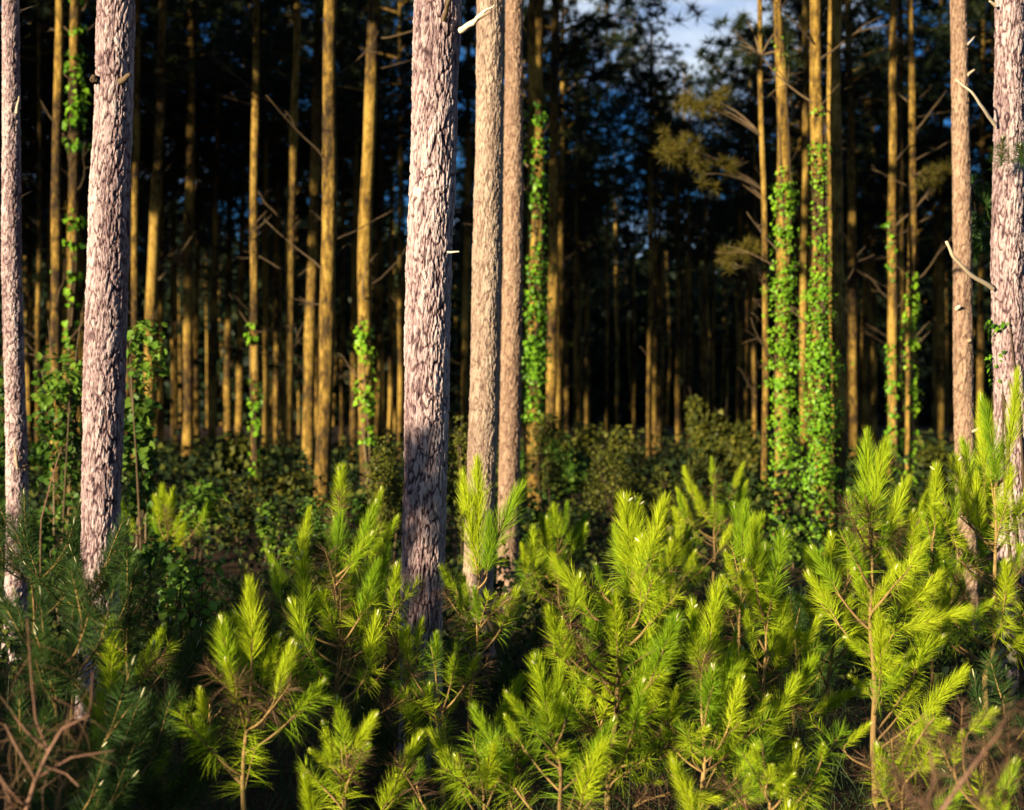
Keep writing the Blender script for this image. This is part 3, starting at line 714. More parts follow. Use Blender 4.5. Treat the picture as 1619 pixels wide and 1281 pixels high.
# ------------------------------------------------------------------ creepers
def leaf_mesh(name, mtl, shape):
    mb = MB()
    if shape == 'heart':      # folded heart-shaped blade with a pointed tip
        v = [(0, 0, 0), (-.32, -.12, .05), (-.5, .22, .1), (-.28, .62, .07), (0, 1.0, -.06), (.28, .62, .07), (.5, .22, .1), (.32, -.12, .05), (0, .45, -.02)]
        f = [(0, 1, 8), (1, 2, 8), (2, 3, 8), (3, 4, 8), (4, 5, 8), (5, 6, 8), (6, 7, 8), (7, 0, 8)]
    else:                     # oval
        v = [(0, 0, 0), (-.28, .25, .05), (-.36, .55, .08), (-.2, .85, .05), (0, 1.0, -.05), (.2, .85, .05), (.36, .55, .08), (.28, .25, .05), (0, .5, -.03)]
        f = [(0, 1, 8), (1, 2, 8), (2, 3, 8), (3, 4, 8), (4, 5, 8), (5, 6, 8), (6, 7, 8), (7, 0, 8)]
    mb.add(v, None, f)
    return mb.mesh(name, [mtl])
HEART_V = np.array([(0, 0, 0), (-.42, -.02, .07), (-.46, .35, .09), (0, 1.0, -.06), (.46, .35, .09), (.42, -.02, .07), (0, .4, -.03)])
HEART_T = np.array([(0, 1, 6), (1, 2, 6), (2, 3, 6), (3, 4, 6), (4, 5, 6), (5, 0, 6)])

def leaves_np(mb, pos, nrm, size, rng, tone=None):
    """leaves at pos, facing nrm, tips hanging down"""
    n = len(pos)
    nrm = nrm / (np.linalg.norm(nrm, axis=1)[:, None] + 1e-9)
    dn = np.array([0, 0, -1.0]) + rng.normal(size=(n, 3)) * .55
    y = dn - nrm * (dn * nrm).sum(1)[:, None]; y /= np.linalg.norm(y, axis=1)[:, None] + 1e-9
    x = np.cross(y, nrm)
    v = pos[:, None, :] + size[:, None, None] * (HEART_V[None, :, 0:1] * x[:, None, :] + HEART_V[None, :, 1:2] * y[:, None, :] + HEART_V[None, :, 2:3] * nrm[:, None, :])
    k = np.arange(n)[:, None, None] * 7
    tr = (k + HEART_T[None]).reshape(-1, 3)
    tone = rng.random(n) if tone is None else tone
    mb.add(v.reshape(-1, 3), None, tr, 0, np.repeat(tone, 7))

IVY_LEAF = leaf_mesh('leaf', M['ivy'], 'heart')
SHRUB_LEAF = leaf_mesh('leaf', M['leaf_bright'], 'oval')

def creeper(key, label, bands, size, seed, single=0, group='creepers climbing the pines'):
    """bands: (y top, y bottom, leaves, sideways bias -1..1, bulge)"""
    t = TREES[key]; rng = np.random.default_rng(seed); rnd = random.Random(seed)
    root = empty('creeper', t.root.location.copy()); tag(root, label, 'creeper', group)
    zmax = max(P(0, b[0], t.d).z for b in bands); zmin = min(P(0, b[1], t.d).z for b in bands)
    pts, pos, nrm = [], [], []
    for s in range(3):
        az = -math.pi / 2 + rnd.uniform(-.7, .7); p = []
        for k in range(30):
            z = zmax * k / 29 * (1 if s == 0 else rnd.uniform(.8, .82)); a = az + .5 * math.sin(z * 1.7 + s)
            p.append((t.cx(z) + math.cos(a) * (t.r(z) + .008), math.sin(a) * (t.r(z) + .008), z))
        pts.append(p)
    mb = MB()
    for p in pts: mb.tube(p, np.linspace(.012, .005, len(p)), 5, tone=.4)
    kid(mb.build('stem', M['dead_wood'], root), root)
    for (ya, yb, n, bias, bulge) in bands:
        z1, z0 = P(0, ya, t.d).z, P(0, yb, t.d).z
        clump = rng.random(max(4, int((z1 - z0) / .12))) ** 1.3
        got = 0
        while got < n:
            z = z0 + (z1 - z0) * rng.random()
            c = clump[min(len(clump) - 1, int((z - z0) / (z1 - z0) * len(clump)))]
            if rng.random() > .12 + .88 * c: continue
            a = -math.pi / 2 + bias * .9 + rng.normal() * (1.0 if abs(bias) < .5 else .6)
            b = .012 + abs(rng.normal()) * bulge * .55 * (.3 + c)
            nn = np.array([math.cos(a), math.sin(a), .35 + rng.normal() * .35]) + rng.normal(size=3) * .35
            pos.append((t.cx(z) + math.cos(a) * (t.r(z) + b), math.sin(a) * (t.r(z) + b), z)); nrm.append(nn); got += 1
    pos = np.array(pos); nrm = np.array(nrm); sz = size * (.45 + .7 * rng.random(len(pos)))
    if single:
        order = np.argsort(pos[:, 1] + rng.random(len(pos)) * .1)       # those on the near side first
        for i in order[:single]:
            y = Vector((rng.normal() * .5, rng.normal() * .2, -1)); nv = Vector(nrm[i]).normalized(); y = (y - nv * y.dot(nv)).normalized(); x = y.cross(nv)
            o = kid(link('leaf', IVY_LEAF, root), root)
            m = Matrix((x, y, nv)).transposed().to_4x4(); m.translation = Vector(pos[i])
            o.matrix_local = m @ Matrix.Scale(float(sz[i]), 4)
        rest = order[single:]
    else: rest = np.arange(len(pos))
    if len(rest):
        mb = MB(); leaves_np(mb, pos[rest], nrm[rest], sz[rest], rng)
        tag(kid(mb.build('leaves', M['ivy'], root), root), kind='stuff')
    return root
creeper('C1', 'bright creeper up the trunk right of the pale and tan pines', [(165, 260, 120, .1, .05), (260, 420, 200, .35, .05), (420, 560, 420, .15, .10), (540, 665, 640, -.1, .14)], .066, 21, single=300)
creeper('R1', 'thick creeper on the left trunk of the creeper-covered pair', [(60, 110, 14, 0, .08), (265, 330, 40, .5, .08), (290, 560, 800, .1, .16), (540, 840, 1250, 0, .16)], .05, 22, single=300)
creeper('R2', 'brightest thick creeper on the right trunk of the creeper-covered pair', [(170, 260, 25, -.4, .06), (230, 460, 260, .1, .07), (440, 560, 420, -.2, .14), (540, 870, 1900, -.15, .22)], .045, 23, single=300)
creeper('R7', 'sparse creeper tufts on the ochre trunk right of the bare purple-sided trunk', [(330, 480, 26, -.7, .05), (540, 680, 60, -.6, .07), (680, 770, 60, .3, .08)], .095, 24)
creeper('R9', 'narrow creeper along the right side of the trunk left of the slim tan pine', [(430, 620, 130, .35, .06), (600, 800, 120, .6, .08)], .085, 25)
creeper('R8', 'faint creeper on the mossy-looking trunk', [(500, 740, 120, .2, .05)], .09, 26)
creeper('L2', 'creeper hanging in leafy strands left of the thick left pine', [(0, 55, 50, .2, .10), (70, 240, 170, .35, .11), (330, 420, 40, .3, .10), (430, 560, 60, -.2, .16)], .10, 27, single=200)
creeper('L9', 'wisp of creeper on the foot of the ochre pine midway left', [(500, 540, 12, -.6, .05), (590, 760, 70, .0, .07)], .10, 28)
creeper('L16', 'creeper climbing aslant at half height on the broad ochre trunk', [(500, 560, 40, -.3, .04), (540, 640, 60, .3, .05), (630, 700, 50, .6, .07)], .08, 29)
creeper('right_edge', 'small strand of creeper beside the broad pine at the right edge', [(505, 610, 60, -1.9, .05)], .035, 30)

# ------------------------------------------------------------------ shrubs
def shrub(label, d, box, seed, n, size, mtl, cat='shrub', stems=4, single=0, clumps=9, group='shrubs under the pines', wmtl='dead_wood', name='shrub', depth=None, upright=.6):
    """box = (x0, y0, x1, y1) of its leafy mass in the photograph; it grows from the ground at depth d"""
    rng = np.random.default_rng(seed)
    a, b = P(box[0], box[1], d), P(box[2], box[3], d)
    g = Vector(((a.x + b.x) / 2, d, 0)); hw = (b.x - a.x) / 2; zt = a.z; zb = max(.05, b.z)
    dp = depth or min(hw, (zt - zb) * .6)
    root = empty(name, g); tag(root, label, cat, group)
    cl = []
    for k in range(clumps):
        while True:
            q = rng.uniform(-1, 1, 3)
            if (q ** 2).sum() < 1.0: break
        cl.append(np.array([q[0] * hw * .85, q[1] * dp * .85, (zt + zb) / 2 + q[2] * (zt - zb) / 2 * .85]))
    cl = np.array(cl)
    mb = MB()
    for k in range(clumps):
        p = cl[k]
        if k >= stems:
            j = int(np.argmin(((cl[:k] - p) ** 2).sum(1))); q0 = cl[j]
            mb.tube([Vector(q0), Vector((q0 + p) / 2 + rng.normal(size=3) * .03), Vector(p)], [.005, .004, .002], 4, tone=rng.random()); continue
        f = np.array([p[0] * .12, p[1] * .12, 0.0]) + rng.normal(size=3) * np.array([.04, .04, 0])
        c = f * .3 + p * .5 + np.array([0, 0, p[2] * .2])
        pts = bez(Vector(f), Vector(c), Vector(p), 7); mb.tube(pts, np.linspace(.009 + .0015 * zt, .003, 7), 5, tone=rng.random())
        for q in range(5):
            e = p + rng.normal(size=3) * np.array([hw, dp, (zt - zb) / 2]) * .3
            mb.tube([pts[4], Vector((p + e) / 2), Vector(e)], [.004, .003, .0015], 4, tone=rng.random())
    kid(mb.build('stem', M[wmtl], root), root)
    w = rng.integers(0, clumps, n)
    rad = np.array([hw, dp, (zt - zb) / 2]) * (1.6 / clumps ** .5)
    pos = cl[w] + np.clip(rng.normal(size=(n, 3)), -1.7, 1.7) * rad * .52
    pos[:, 2] = np.maximum(pos[:, 2], .03)
    nrm = rng.normal(size=(n, 3)) * .6 + np.array([0, -.25, upright]) + (pos - cl[w]) / rad * .35
    sz = size * (.55 + .75 * rng.random(n)); tone = np.clip(rng.random(n) * .8 + .25 * rng.random(clumps)[w], 0, 1)
    if single:
        order = np.argsort(pos[:, 1])
        for i in order[:single]:
            nv = Vector(nrm[i]).normalized(); y = Vector(tuple(rng.normal(size=3) * .6 + np.array([0, 0, -.7]))); y = (y - nv * y.dot(nv)).normalized(); x = y.cross(nv)
            o = kid(link('leaf', SHRUB_LEAF if mtl == 'leaf_bright' else SHRUB_LEAF_MID, root), root)
            m = Matrix((x, y, nv)).transposed().to_4x4(); m.translation = Vector(pos[i])
            o.matrix_local = m @ Matrix.Scale(float(sz[i]), 4)
        rest = order[single:]
    else: rest = np.arange(n)
    if len(rest):
        mb = MB(); leaves_np(mb, pos[rest], nrm[rest], sz[rest], rng, tone[rest])
        tag(kid(mb.build('foliage', M[mtl], root), root), kind='stuff')
    return root
SHRUB_LEAF_MID = leaf_mesh('leaf', M['leaf_mid'], 'oval')

shrub('round-leaved bright green shrub between the shaded saplings left of centre', 7.1, (244, 890, 362, 985), 41, 150, .058, 'leaf_bright', single=150, clumps=8)
shrub('tall broadleaf shrub filling the gap between the slim and thick left pines', 12.5, (42, 545, 140, 850), 42, 560, .075, 'leaf_mid', single=260, clumps=24)
shrub('small bright-leaved shrub high between the left pines', 12.2, (45, 520, 130, 640), 43, 130, .08, 'leaf_bright', stems=1, single=130, clumps=9)
shrub('leafy shrub arching out to the right of the thick left pine', 12.0, (192, 505, 278, 600), 44, 170, .07, 'leaf_bright', stems=1, single=170, clumps=8)
shrub('dark drooping shrub below the arching one right of the thick left pine', 12.4, (190, 590, 245, 860), 45, 520, .075, 'leaf_mid', clumps=12)
shrub('rounded leafy shrub under the straight yellow-lit pines', 14.0, (275, 735, 345, 860), 46, 300, .075, 'leaf_bright', single=200, clumps=9)
shrub('dark bush behind the rounded shrub, under the ochre trunks', 15.0, (195, 770, 300, 890), 47, 500, .08, 'leaf_mid', clumps=12)
shrub('olive bush between the rounded shrub and the creeper-footed pine', 24, (335, 690, 400, 760), 48, 400, .12, 'leaf_olive', clumps=9)
shrub('low leafy shrub right of the creeper-footed pine', 15, (405, 800, 450, 880), 49, 150, .07, 'leaf_bright', clumps=7)
shrub('olive bush at the feet of the trunks left of the bright straight pine', 22, (410, 730, 500, 800), 50, 500, .1, 'leaf_olive', clumps=10)
shrub('wispy fine-leaved bush left of the central pine', 12.5, (580, 680, 650, 860), 51, 2600, .03, 'leaf_olive', clumps=22, depth=.35)
shrub('wispy fine-leaved bush between the central and pale pines', 12.8, (706, 640, 748, 840), 52, 1800, .03, 'leaf_olive', clumps=16, depth=.35)
shrub('broad dark bush at the mouth of the lane, left of its middle', 24, (815, 680, 935, 840), 53, 1900, .085, 'leaf_mid', clumps=24)
shrub('rounded olive bush in the middle of the lane mouth', 26, (895, 662, 1012, 790), 54, 1900, .085, 'leaf_olive', clumps=22)
shrub('tall olive bush right of the dark lane', 30, (1080, 610, 1150, 760), 55, 1500, .10, 'leaf_olive', clumps=18)
shrub('broad bush spreading right from the tall olive bush', 28, (1120, 660, 1200, 790), 56, 1300, .10, 'leaf_olive', clumps=16)
shrub('leafy shrub in front of the trunks right of the lane', 18, (1005, 735, 1080, 840), 57, 420, .075, 'leaf_olive', clumps=12)
shrub('yellow-green shrub at the feet of the creeper-covered pair', 15, (1205, 815, 1290, 900), 58, 420, .06, 'leaf_bright', clumps=11)
shrub('dark bush between the creeper-covered pair and the lane', 20, (1150, 760, 1230, 860), 59, 800, .08, 'leaf_mid', clumps=14)
shrub('dark leafy bush behind the largest right sapling', 20, (1330, 740, 1420, 860), 60, 700, .08, 'leaf_mid', clumps=12)
shrub('olive bush left of the slim tan pine', 26, (1450, 700, 1510, 800), 61, 600, .1, 'leaf_olive', clumps=10)
shrub('dim bush behind the slim tan and right-edge pines', 22, (1530, 700, 1619, 820), 62, 700, .1, 'leaf_mid', clumps=12)
shrub('low dark bush behind the pale and tan pines', 17, (770, 770, 860, 900), 63, 700, .075, 'leaf_mid', clumps=12)
shrub('low brownish thicket in the gap right of the pale pines', 11, (830, 890, 930, 1010), 64, 500, .045, 'leaf_olive', clumps=12)
shrub('dark leafy bush in the shade right of the thick left pine', 10.5, (200, 850, 300, 960), 65, 520, .055, 'leaf_mid', clumps=12)
shrub('small green shrub at the left edge under the slim pine', 11.5, (-20, 590, 20, 800), 66, 260, .07, 'leaf_mid', clumps=8)
shrub('dark leafy bush below the tall broadleaf shrub on the left', 10.8, (40, 800, 140, 960), 67, 620, .055, 'leaf_mid', clumps=14)
shrub('wispy yellow-olive bush in front of the rounded bush at the lane mouth', 19, (925, 705, 1010, 830), 71, 2200, .035, 'leaf_olive', clumps=20, upright=.3)
shrub('wispy olive bush at the foot of the trunks right of the lane', 21, (1085, 700, 1165, 810), 72, 2200, .04, 'leaf_olive', clumps=20, upright=.3)
shrub('fine-leaved green bush behind the bushy sapling', 13, (440, 790, 560, 900), 73, 2400, .032, 'leaf_mid', clumps=20, upright=.3)
shrub('fine-leaved yellowish bush under the straight yellow-lit pines', 17, (330, 765, 420, 860), 74, 1700, .034, 'leaf_olive', clumps=16, upright=.3)
shrub('wispy bush rising behind the creeper-wrapped trunk right of the pale pines', 20, (835, 650, 905, 790), 75, 1900, .036, 'leaf_olive', clumps=18, upright=.3)
shrub('fine-leaved dark bush right of the bare purple-sided trunk', 16, (1330, 780, 1440, 900), 76, 1700, .034, 'leaf_mid', clumps=16, upright=.3)
shrub('dim low bush under the broad creeper trunk', 17, (540, 770, 620, 870), 68, 500, .07, 'leaf_mid', clumps=10)

# ------------------------------------------------------------------ ground cover and the woods beyond
def ground_cover():
    rng = np.random.default_rng(90); mb = MB()
    n = 26000
    d = 3.2 + 11 * rng.random(n) ** 1.2; x = (rng.random(n) - .5) * (d * .80 + .8)
    patch = np.sin(x * 2.1 + 1) * np.sin(d * 1.7) * .5 + .5
    h = (.08 + .30 * rng.random(n) ** 2) * (.5 + .8 * patch)
    dr = rng.normal(size=(n, 3)) * .35; dr[:, 2] = 1; dr /= np.linalg.norm(dr, axis=1)[:, None]
    blades(mb, np.stack([x, d, np.full(n, -.01)], -1), dr, h, .005, rng.normal(size=(n, 3)) * .08 * np.array([1, 1, -.6]), rng, 0, np.clip(rng.random(n) * .75 + .35 * (rng.random(n) < .12), 0, 1))
    tag(mb.build('grass', M['grass']), 'dark grass and weeds between the saplings', 'grass', kind='stuff')
    mb = MB(); n = 16000                     # fallen needles
    d = 3.2 + 12 * rng.random(n); x = (rng.random(n) - .5) * (d * .80 + .8); a = rng.random(n) * 6.28
    dr = np.stack([np.cos(a), np.sin(a), rng.random(n) * .25], -1)
    blades(mb, np.stack([x, d, np.full(n, .012) + .02 * rng.random(n)], -1), dr, .12 + .1 * rng.random(n), .003, rng.normal(size=(n, 3)) * .015, rng, 0, rng.random(n))
    tag(mb.build('fallen_needles', M['straw']), 'brown fallen pine needles littering the ground', 'pine straw', kind='stuff')
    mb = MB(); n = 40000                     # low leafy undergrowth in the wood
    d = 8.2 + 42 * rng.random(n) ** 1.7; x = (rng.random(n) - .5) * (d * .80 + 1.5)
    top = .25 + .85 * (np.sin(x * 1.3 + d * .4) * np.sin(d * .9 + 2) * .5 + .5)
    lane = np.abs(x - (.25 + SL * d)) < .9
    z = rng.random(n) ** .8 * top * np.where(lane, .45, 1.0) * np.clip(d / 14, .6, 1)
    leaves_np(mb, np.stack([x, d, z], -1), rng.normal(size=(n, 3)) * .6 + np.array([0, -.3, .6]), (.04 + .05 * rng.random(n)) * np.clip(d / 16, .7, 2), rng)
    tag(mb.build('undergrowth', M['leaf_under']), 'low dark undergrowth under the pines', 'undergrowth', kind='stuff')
ground_cover()

def distant_woods():
    """the far side of the plantation: one dark mass of needles and stems closing the rows"""
    rng = np.random.default_rng(91); mb = MB()
    n = 95000
    y = 114 + 34 * rng.random(n); x = (rng.random(n) - .5) * 190
    top = 18.5 + 2.5 * np.sin(x * .33) + 2 * np.sin(x * .9 + 1)
    z = rng.random(n) * top
    p = np.stack([x, y, z], -1)
    leaves_np(mb, p, rng.normal(size=(n, 3)) + np.array([0, -.6, 0]), .45 + .45 * rng.random(n), rng)
    n = 60000; x = (rng.random(n) - .5) * 190; y = 120 + 30 * rng.random(n)
    leaves_np(mb, np.stack([x, y, rng.random(n) * 14], -1), rng.normal(size=(n, 3)) + np.array([0, -.8, 0]), .7 + .5 * rng.random(n), rng)
    for k in range(90):
        xx = rng.uniform(-60, 65); yy = rng.uniform(112, 124)
        if abs(xx - (.25 + SL * yy)) < 2: continue
        mb.tube([(xx, yy, -.1), (xx + rng.normal() * .2, yy, 6), (xx + rng.normal() * .4, yy, 15)], [.14, .11, .05], 6, 1)
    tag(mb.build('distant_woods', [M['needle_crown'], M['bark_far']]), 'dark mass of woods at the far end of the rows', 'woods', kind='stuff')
    # the plantation goes on to both sides of the view: trunks and crowns as one mass
    mb = MB()
    n_t = 0
    cm = CROWNS[0]; nv = len(cm.vertices); co = np.empty(nv * 3, np.float32); cm.vertices.foreach_get('co', co); co = co.reshape(-1, 3)
    for k in range(210):
            side = -1 if k < 165 else 1
            d = 10 + 62 * rng.random(); xx = side * (d * .385 + 2.0 + rng.random() * (26 if side < 0 else 8))
            H = rng.uniform(16, 19)
            mb.tube([(xx, d, -.1), (xx + rng.normal() * .1, d, 5), (xx + rng.normal() * .2, d, H)], [.13, .10, .03], 7, 1)
            m = 240; z = 9 + (H - 9) * rng.random(m); rr = 2.4 * (1 - (z - 9) / (H - 7)) * rng.random(m) ** .5; a = rng.random(m) * 6.28
            leaves_np(mb, np.stack([xx + np.cos(a) * rr, d + np.sin(a) * rr, z], -1), rng.normal(size=(m, 3)), .38 + .25 * rng.random(m), rng)
            if d > 26 and rng.random() < .3:          # understorey between the trunks
                m = 60; z = rng.random(m) * rng.uniform(2, 7); a = rng.random(m) * 6.28; rr = 1.1 * rng.random(m) ** .5
                leaves_np(mb, np.stack([xx + np.cos(a) * rr, d + np.sin(a) * rr, z], -1), rng.normal(size=(m, 3)), .2 + .2 * rng.random(m), rng)
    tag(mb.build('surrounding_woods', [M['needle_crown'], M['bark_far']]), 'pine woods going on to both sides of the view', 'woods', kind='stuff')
distant_woods()

# ------------------------------------------------------------------ pine saplings
Z1, Z2, Z3, Z4 = (0, 800, 2.664), (400, 800, 2.664), (800, 800, 2.664), (1200, 800, 2.664)
sapling('many-forked sunlit sapling left of the central pine, standing low in the foreground', 5.0, (280, 920, 3.55),
        [(372, 1300), (375, 1140), (383, 1030), (395, 700), (418, 480)],
        [(418, 480, 445, 35), (300, 600, 258, 235), (150, 800, 135, 615), (200, 950, 20, 835), (470, 600, 560, 325), (540, 680, 630, 365), (650, 760, 805, 565), (575, 640, 655, 380), (190, 930, 110, 760)], 1, auto=5, spread=.25, dspread=.15)
sapling('sapling with forked lit shoots over a bent stem, low on the left', 5.2, Z1,
        [(400, 1290), (395, 1130), (490, 1020), (470, 830)],
        [(470, 830, 462, 505), (560, 775, 640, 590), (620, 680, 682, 515), (650, 880, 725, 795), (540, 980, 600, 890), (590, 1190, 705, 1050), (690, 1210, 800, 1130), (330, 1190, 350, 1140)], 2, auto=4, spread=.22, dspread=.15)
sapling('dense bushy sapling with many upright lit shoots, left of the central pine', 5.9, Z2,
        [(355, 1290), (355, 860), (360, 480), (352, 300)],
        [(352, 300, 350, 55), (385, 290, 495, 130), (440, 200, 515, 0), (520, 210, 605, 60), (520, 560, 530, 185), (410, 610, 390, 300), (370, 590, 280, 370), (220, 530, 208, 225), (590, 450, 602, 260), (440, 610, 455, 400),
         (120, 420, 90, 265), (560, 640, 545, 560), (250, 640, 160, 420), (480, 700, 515, 470), (330, 760, 250, 620), (660, 700, 640, 520)], 3, auto=8, spread=.36, lowz=.35)
sapling('radiating low sapling in front of the dense bushy one', 5.1, Z2,
        [(400, 1300), (395, 1070)],
        [(395, 1060, 365, 830), (400, 1060, 505, 895), (340, 1110, 250, 1030), (420, 1120, 480, 1010), (300, 1190, 230, 1130)], 4, auto=6, spread=.22, lowz=.1)
sapling('dark upright shoot of a sapling with lit tip behind the bushy sapling', 8.0, (400, 420, 3.05),
        [(400, 1500), (415, 1230)], [(415, 1230, 425, 985), (420, 1400, 395, 1230), (230, 1420, 255, 1190), (560, 1290, 615, 1095)], 5, auto=5, spread=.3, lowz=.5)
sapling('slender sapling between the central and pale pines with long lit top shoots', 6.2, Z2,
        [(905, 1290), (915, 880), (940, 600), (955, 310)],
        [(955, 300, 935, -165), (950, 320, 885, -110), (975, 290, 1090, -80), (860, 370, 788, 262), (880, 460, 872, 350), (1000, 460, 1060, 380), (985, 300, 1010, 60)], 6, auto=6, spread=.2, lowz=.5)
sapling('spreading sapling across the foot of the central pine', 5.9, Z2,
        [(800, 1290), (805, 1000), (790, 870)],
        [(690, 610, 705, 480), (770, 690, 780, 545), (830, 760, 852, 635), (895, 750, 948, 635), (735, 860, 740, 755), (820, 880, 862, 815), (640, 640, 620, 530), (960, 1020, 970, 935), (670, 760, 650, 680)], 7, auto=5, spread=.25, lowz=.2)
sapling('low sapling with needles fanned to the viewer below the slender one', 5.3, Z2,
        [(970, 1300), (970, 1150)],
        [(980, 1130, 1000, 1010), (1040, 1140, 1085, 1055), (690, 1180, 712, 1075), (900, 1170, 850, 1060), (940, 1200, 960, 1090)], 8, auto=5, spread=.26, lowz=.08)
sapling('full bright cone-shaped sapling right of centre', 5.7, Z3,
        [(430, 1290), (450, 960), (490, 640), (520, 480), (535, 290)],
        [(535, 290, 500, -20), (550, 300, 545, -5), (590, 260, 668, -5), (530, 440, 478, 110), (565, 440, 572, 150), (600, 350, 640, 210), (610, 480, 660, 335), (450, 480, 400, 385), (270, 500, 305, 305), (400, 360, 384, 255), (250, 600, 235, 480),
         (400, 600, 345, 430), (560, 650, 705, 590), (500, 790, 690, 610), (545, 925, 660, 715), (555, 935, 745, 860), (730, 810, 825, 755), (330, 620, 300, 540), (420, 760, 330, 560), (470, 620, 455, 380), (560, 700, 620, 520),
         (340, 890, 350, 745), (360, 945, 215, 830), (500, 1140, 640, 1165), (700, 1215, 890, 1240), (330, 1150, 415, 1045), (620, 1030, 670, 960), (620, 420, 705, 300), (400, 920, 470, 700)], 9, auto=14, spread=.42, lowz=.25, r=.016)
sapling('low bushy sapling left of the bright cone-shaped one', 5.2, Z3,
        [(230, 1300), (225, 1110), (205, 1010)],
        [(205, 1000, 130, 660), (205, 990, 205, 690), (120, 945, 15, 800), (70, 1010, 5, 890), (170, 1050, 255, 1045), (60, 1100, 100, 1040), (300, 1130, 280, 1000), (250, 900, 245, 800), (10, 1200, 25, 1060), (340, 1270, 360, 1210)], 10, auto=7, spread=.28, lowz=.15)
sapling('bright sapling with paired upright shoots right of the cone-shaped one', 5.6, Z3,
        [(830, 1290), (830, 1000), (825, 720)],
        [(820, 720, 785, 425), (840, 720, 890, 350), (880, 1000, 930, 640), (930, 950, 990, 745), (960, 700, 962, 535), (1020, 950, 1092, 810), (870, 980, 850, 780), (700, 1010, 660, 930), (790, 990, 850, 930), (960, 1160, 1062, 1010), (900, 1080, 1000, 960), (800, 1040, 905, 1035), (940, 1210, 1100, 1160), (690, 900, 720, 770), (1000, 1240, 1120, 1210)], 11, auto=9, spread=.32, lowz=.2)
sapling('sapling with a bare stem and dark tuft standing back right of the lane', 7.4, Z3,
        [(990, 900), (985, 540), (985, 240)],
        [(985, 240, 965, 10), (990, 260, 1000, 0), (1010, 240, 1075, 55), (960, 330, 930, 200), (1030, 330, 1070, 230), (960, 380, 910, 300)], 12, auto=4, spread=.15, lowz=.7)
sapling('tall bright sapling left of the largest one, before the creeper-covered pair', 6.2, Z4,
        [(20, 1290), (22, 900), (25, 720), (25, 480)],
        [(25, 480, 25, 190), (30, 500, -60, 300), (50, 420, 100, 130), (60, 700, 145, 525), (20, 950, 120, 860), (60, 1020, 155, 985), (-40, 800, -70, 620), (40, 640, 130, 420), (-20, 620, -60, 440), (-60, 1000, -30, 900), (-10, 330, -5, 70), (50, 1110, 130, 1090), (-60, 460, -130, 350)], 13, auto=8, spread=.3, lowz=.3)
sapling('thin-stemmed sapling with pale candle tips beside the largest sapling', 6.6, Z4,
        [(250, 1290), (260, 960), (300, 700), (320, 520), (310, 420)],
        [(310, 420, 215, 195), (310, 290, 297, 128), (375, 310, 378, 160), (260, 500, 170, 380), (330, 560, 390, 400), (340, 330, 350, 240), (230, 640, 165, 520), (350, 620, 400, 520), (220, 890, 385, 780)], 14, auto=6, spread=.25, lowz=.4)
sapling('largest sapling on the right with a tall straight tan stem and paired leaders', 6.0, Z4,
        [(485, 1270), (485, 1000), (485, 800), (475, 560), (470, 350), (470, 150)],
        [(465, 150, 440, -280), (475, 140, 490, -250), (415, 100, 380, -50), (530, 150, 605, -100), (590, 310, 705, 155), (590, 470, 740, 285), (470, 460, 565, 270), (470, 450, 405, 285), (640, 230, 655, 40), (450, 330, 390, 180), (420, 250, 380, 110), (560, 530, 860, 445), (500, 810, 615, 685), (690, 880, 855, 700),
         (480, 640, 370, 560), (480, 720, 600, 640), (470, 800, 390, 720), (540, 1110, 705, 905), (360, 1010, 460, 920), (480, 250, 540, 90), (610, 850, 650, 770), (520, 1190, 545, 1150), (600, 700, 760, 560)], 15, auto=9, spread=.34, lowz=.35, r=.017)
sapling('dark sapling with a pale candle behind the largest one', 7.0, (1280, 680, 4.0),
        [(770, 1400), (775, 900), (790, 640)], [(790, 640, 800, 250), (780, 700, 720, 540), (800, 720, 850, 560), (770, 900, 700, 760), (785, 860, 850, 740), (790, 640, 850, 470)], 16, auto=4, spread=.16, lowz=.7)
sapling('tall forked sapling at the right edge with a thick tan stem', 6.6, Z4,
        [(950, 1200), (955, 880), (955, 700), (985, 600), (1000, 370), (990, 160), (1000, -80)],
        [(1000, -80, 985, -430), (950, -60, 945, -440), (1040, -140, 1100, -540), (880, 60, 830, -190), (820, 120, 835, -30), (920, 260, 960, 90), (925, 280, 855, 150), (940, 290, 1010, 240), (890, 520, 860, 330), (1000, 370, 1030, 280), (1060, 600, 1120, 540), (900, 480, 980, 400), (870, 380, 790, 250), (930, 130, 900, -110), (1000, 120, 1060, -140), (1060, 100, 1120, -60), (860, 200, 800, 40), (1050, 330, 1110, 180), (820, 450, 850, 330), (760, 480, 810, 345), (970, 20, 1020, -240), (900, -40, 880, -260)], 17, auto=10, spread=.36, lowz=.6, r=.02)
sapling('low sapling sprouting at the bottom between the right saplings', 4.9, Z4,
        [(600, 1330), (600, 1200)], [(580, 1130, 640, 990), (660, 1120, 760, 1060), (540, 1240, 530, 1160), (700, 960, 790, 900), (620, 1160, 560, 1060)], 18, auto=5, spread=.22, lowz=.1)
sapling('small pine tip poking up at the bottom right corner', 4.6, Z4,
        [(950, 1330), (950, 1290)], [(950, 1300, 960, 1220), (880, 960, 985, 860), (820, 1100, 850, 960), (1000, 1200, 1060, 1090)], 19, auto=4, spread=.2, lowz=.1)
sapling('low bright sapling at the bottom below the paired-shoot sapling', 5.0, Z4,
        [(40, 1330), (40, 1200)], [(30, 1180, 60, 1100), (50, 1200, 140, 1130), (0, 1150, -20, 1020), (90, 1240, 110, 1180), (-60, 1240, -40, 1140), (260, 1080, 265, 1010), (230, 1180, 260, 1100)], 20, auto=7, spread=.25, lowz=.08)
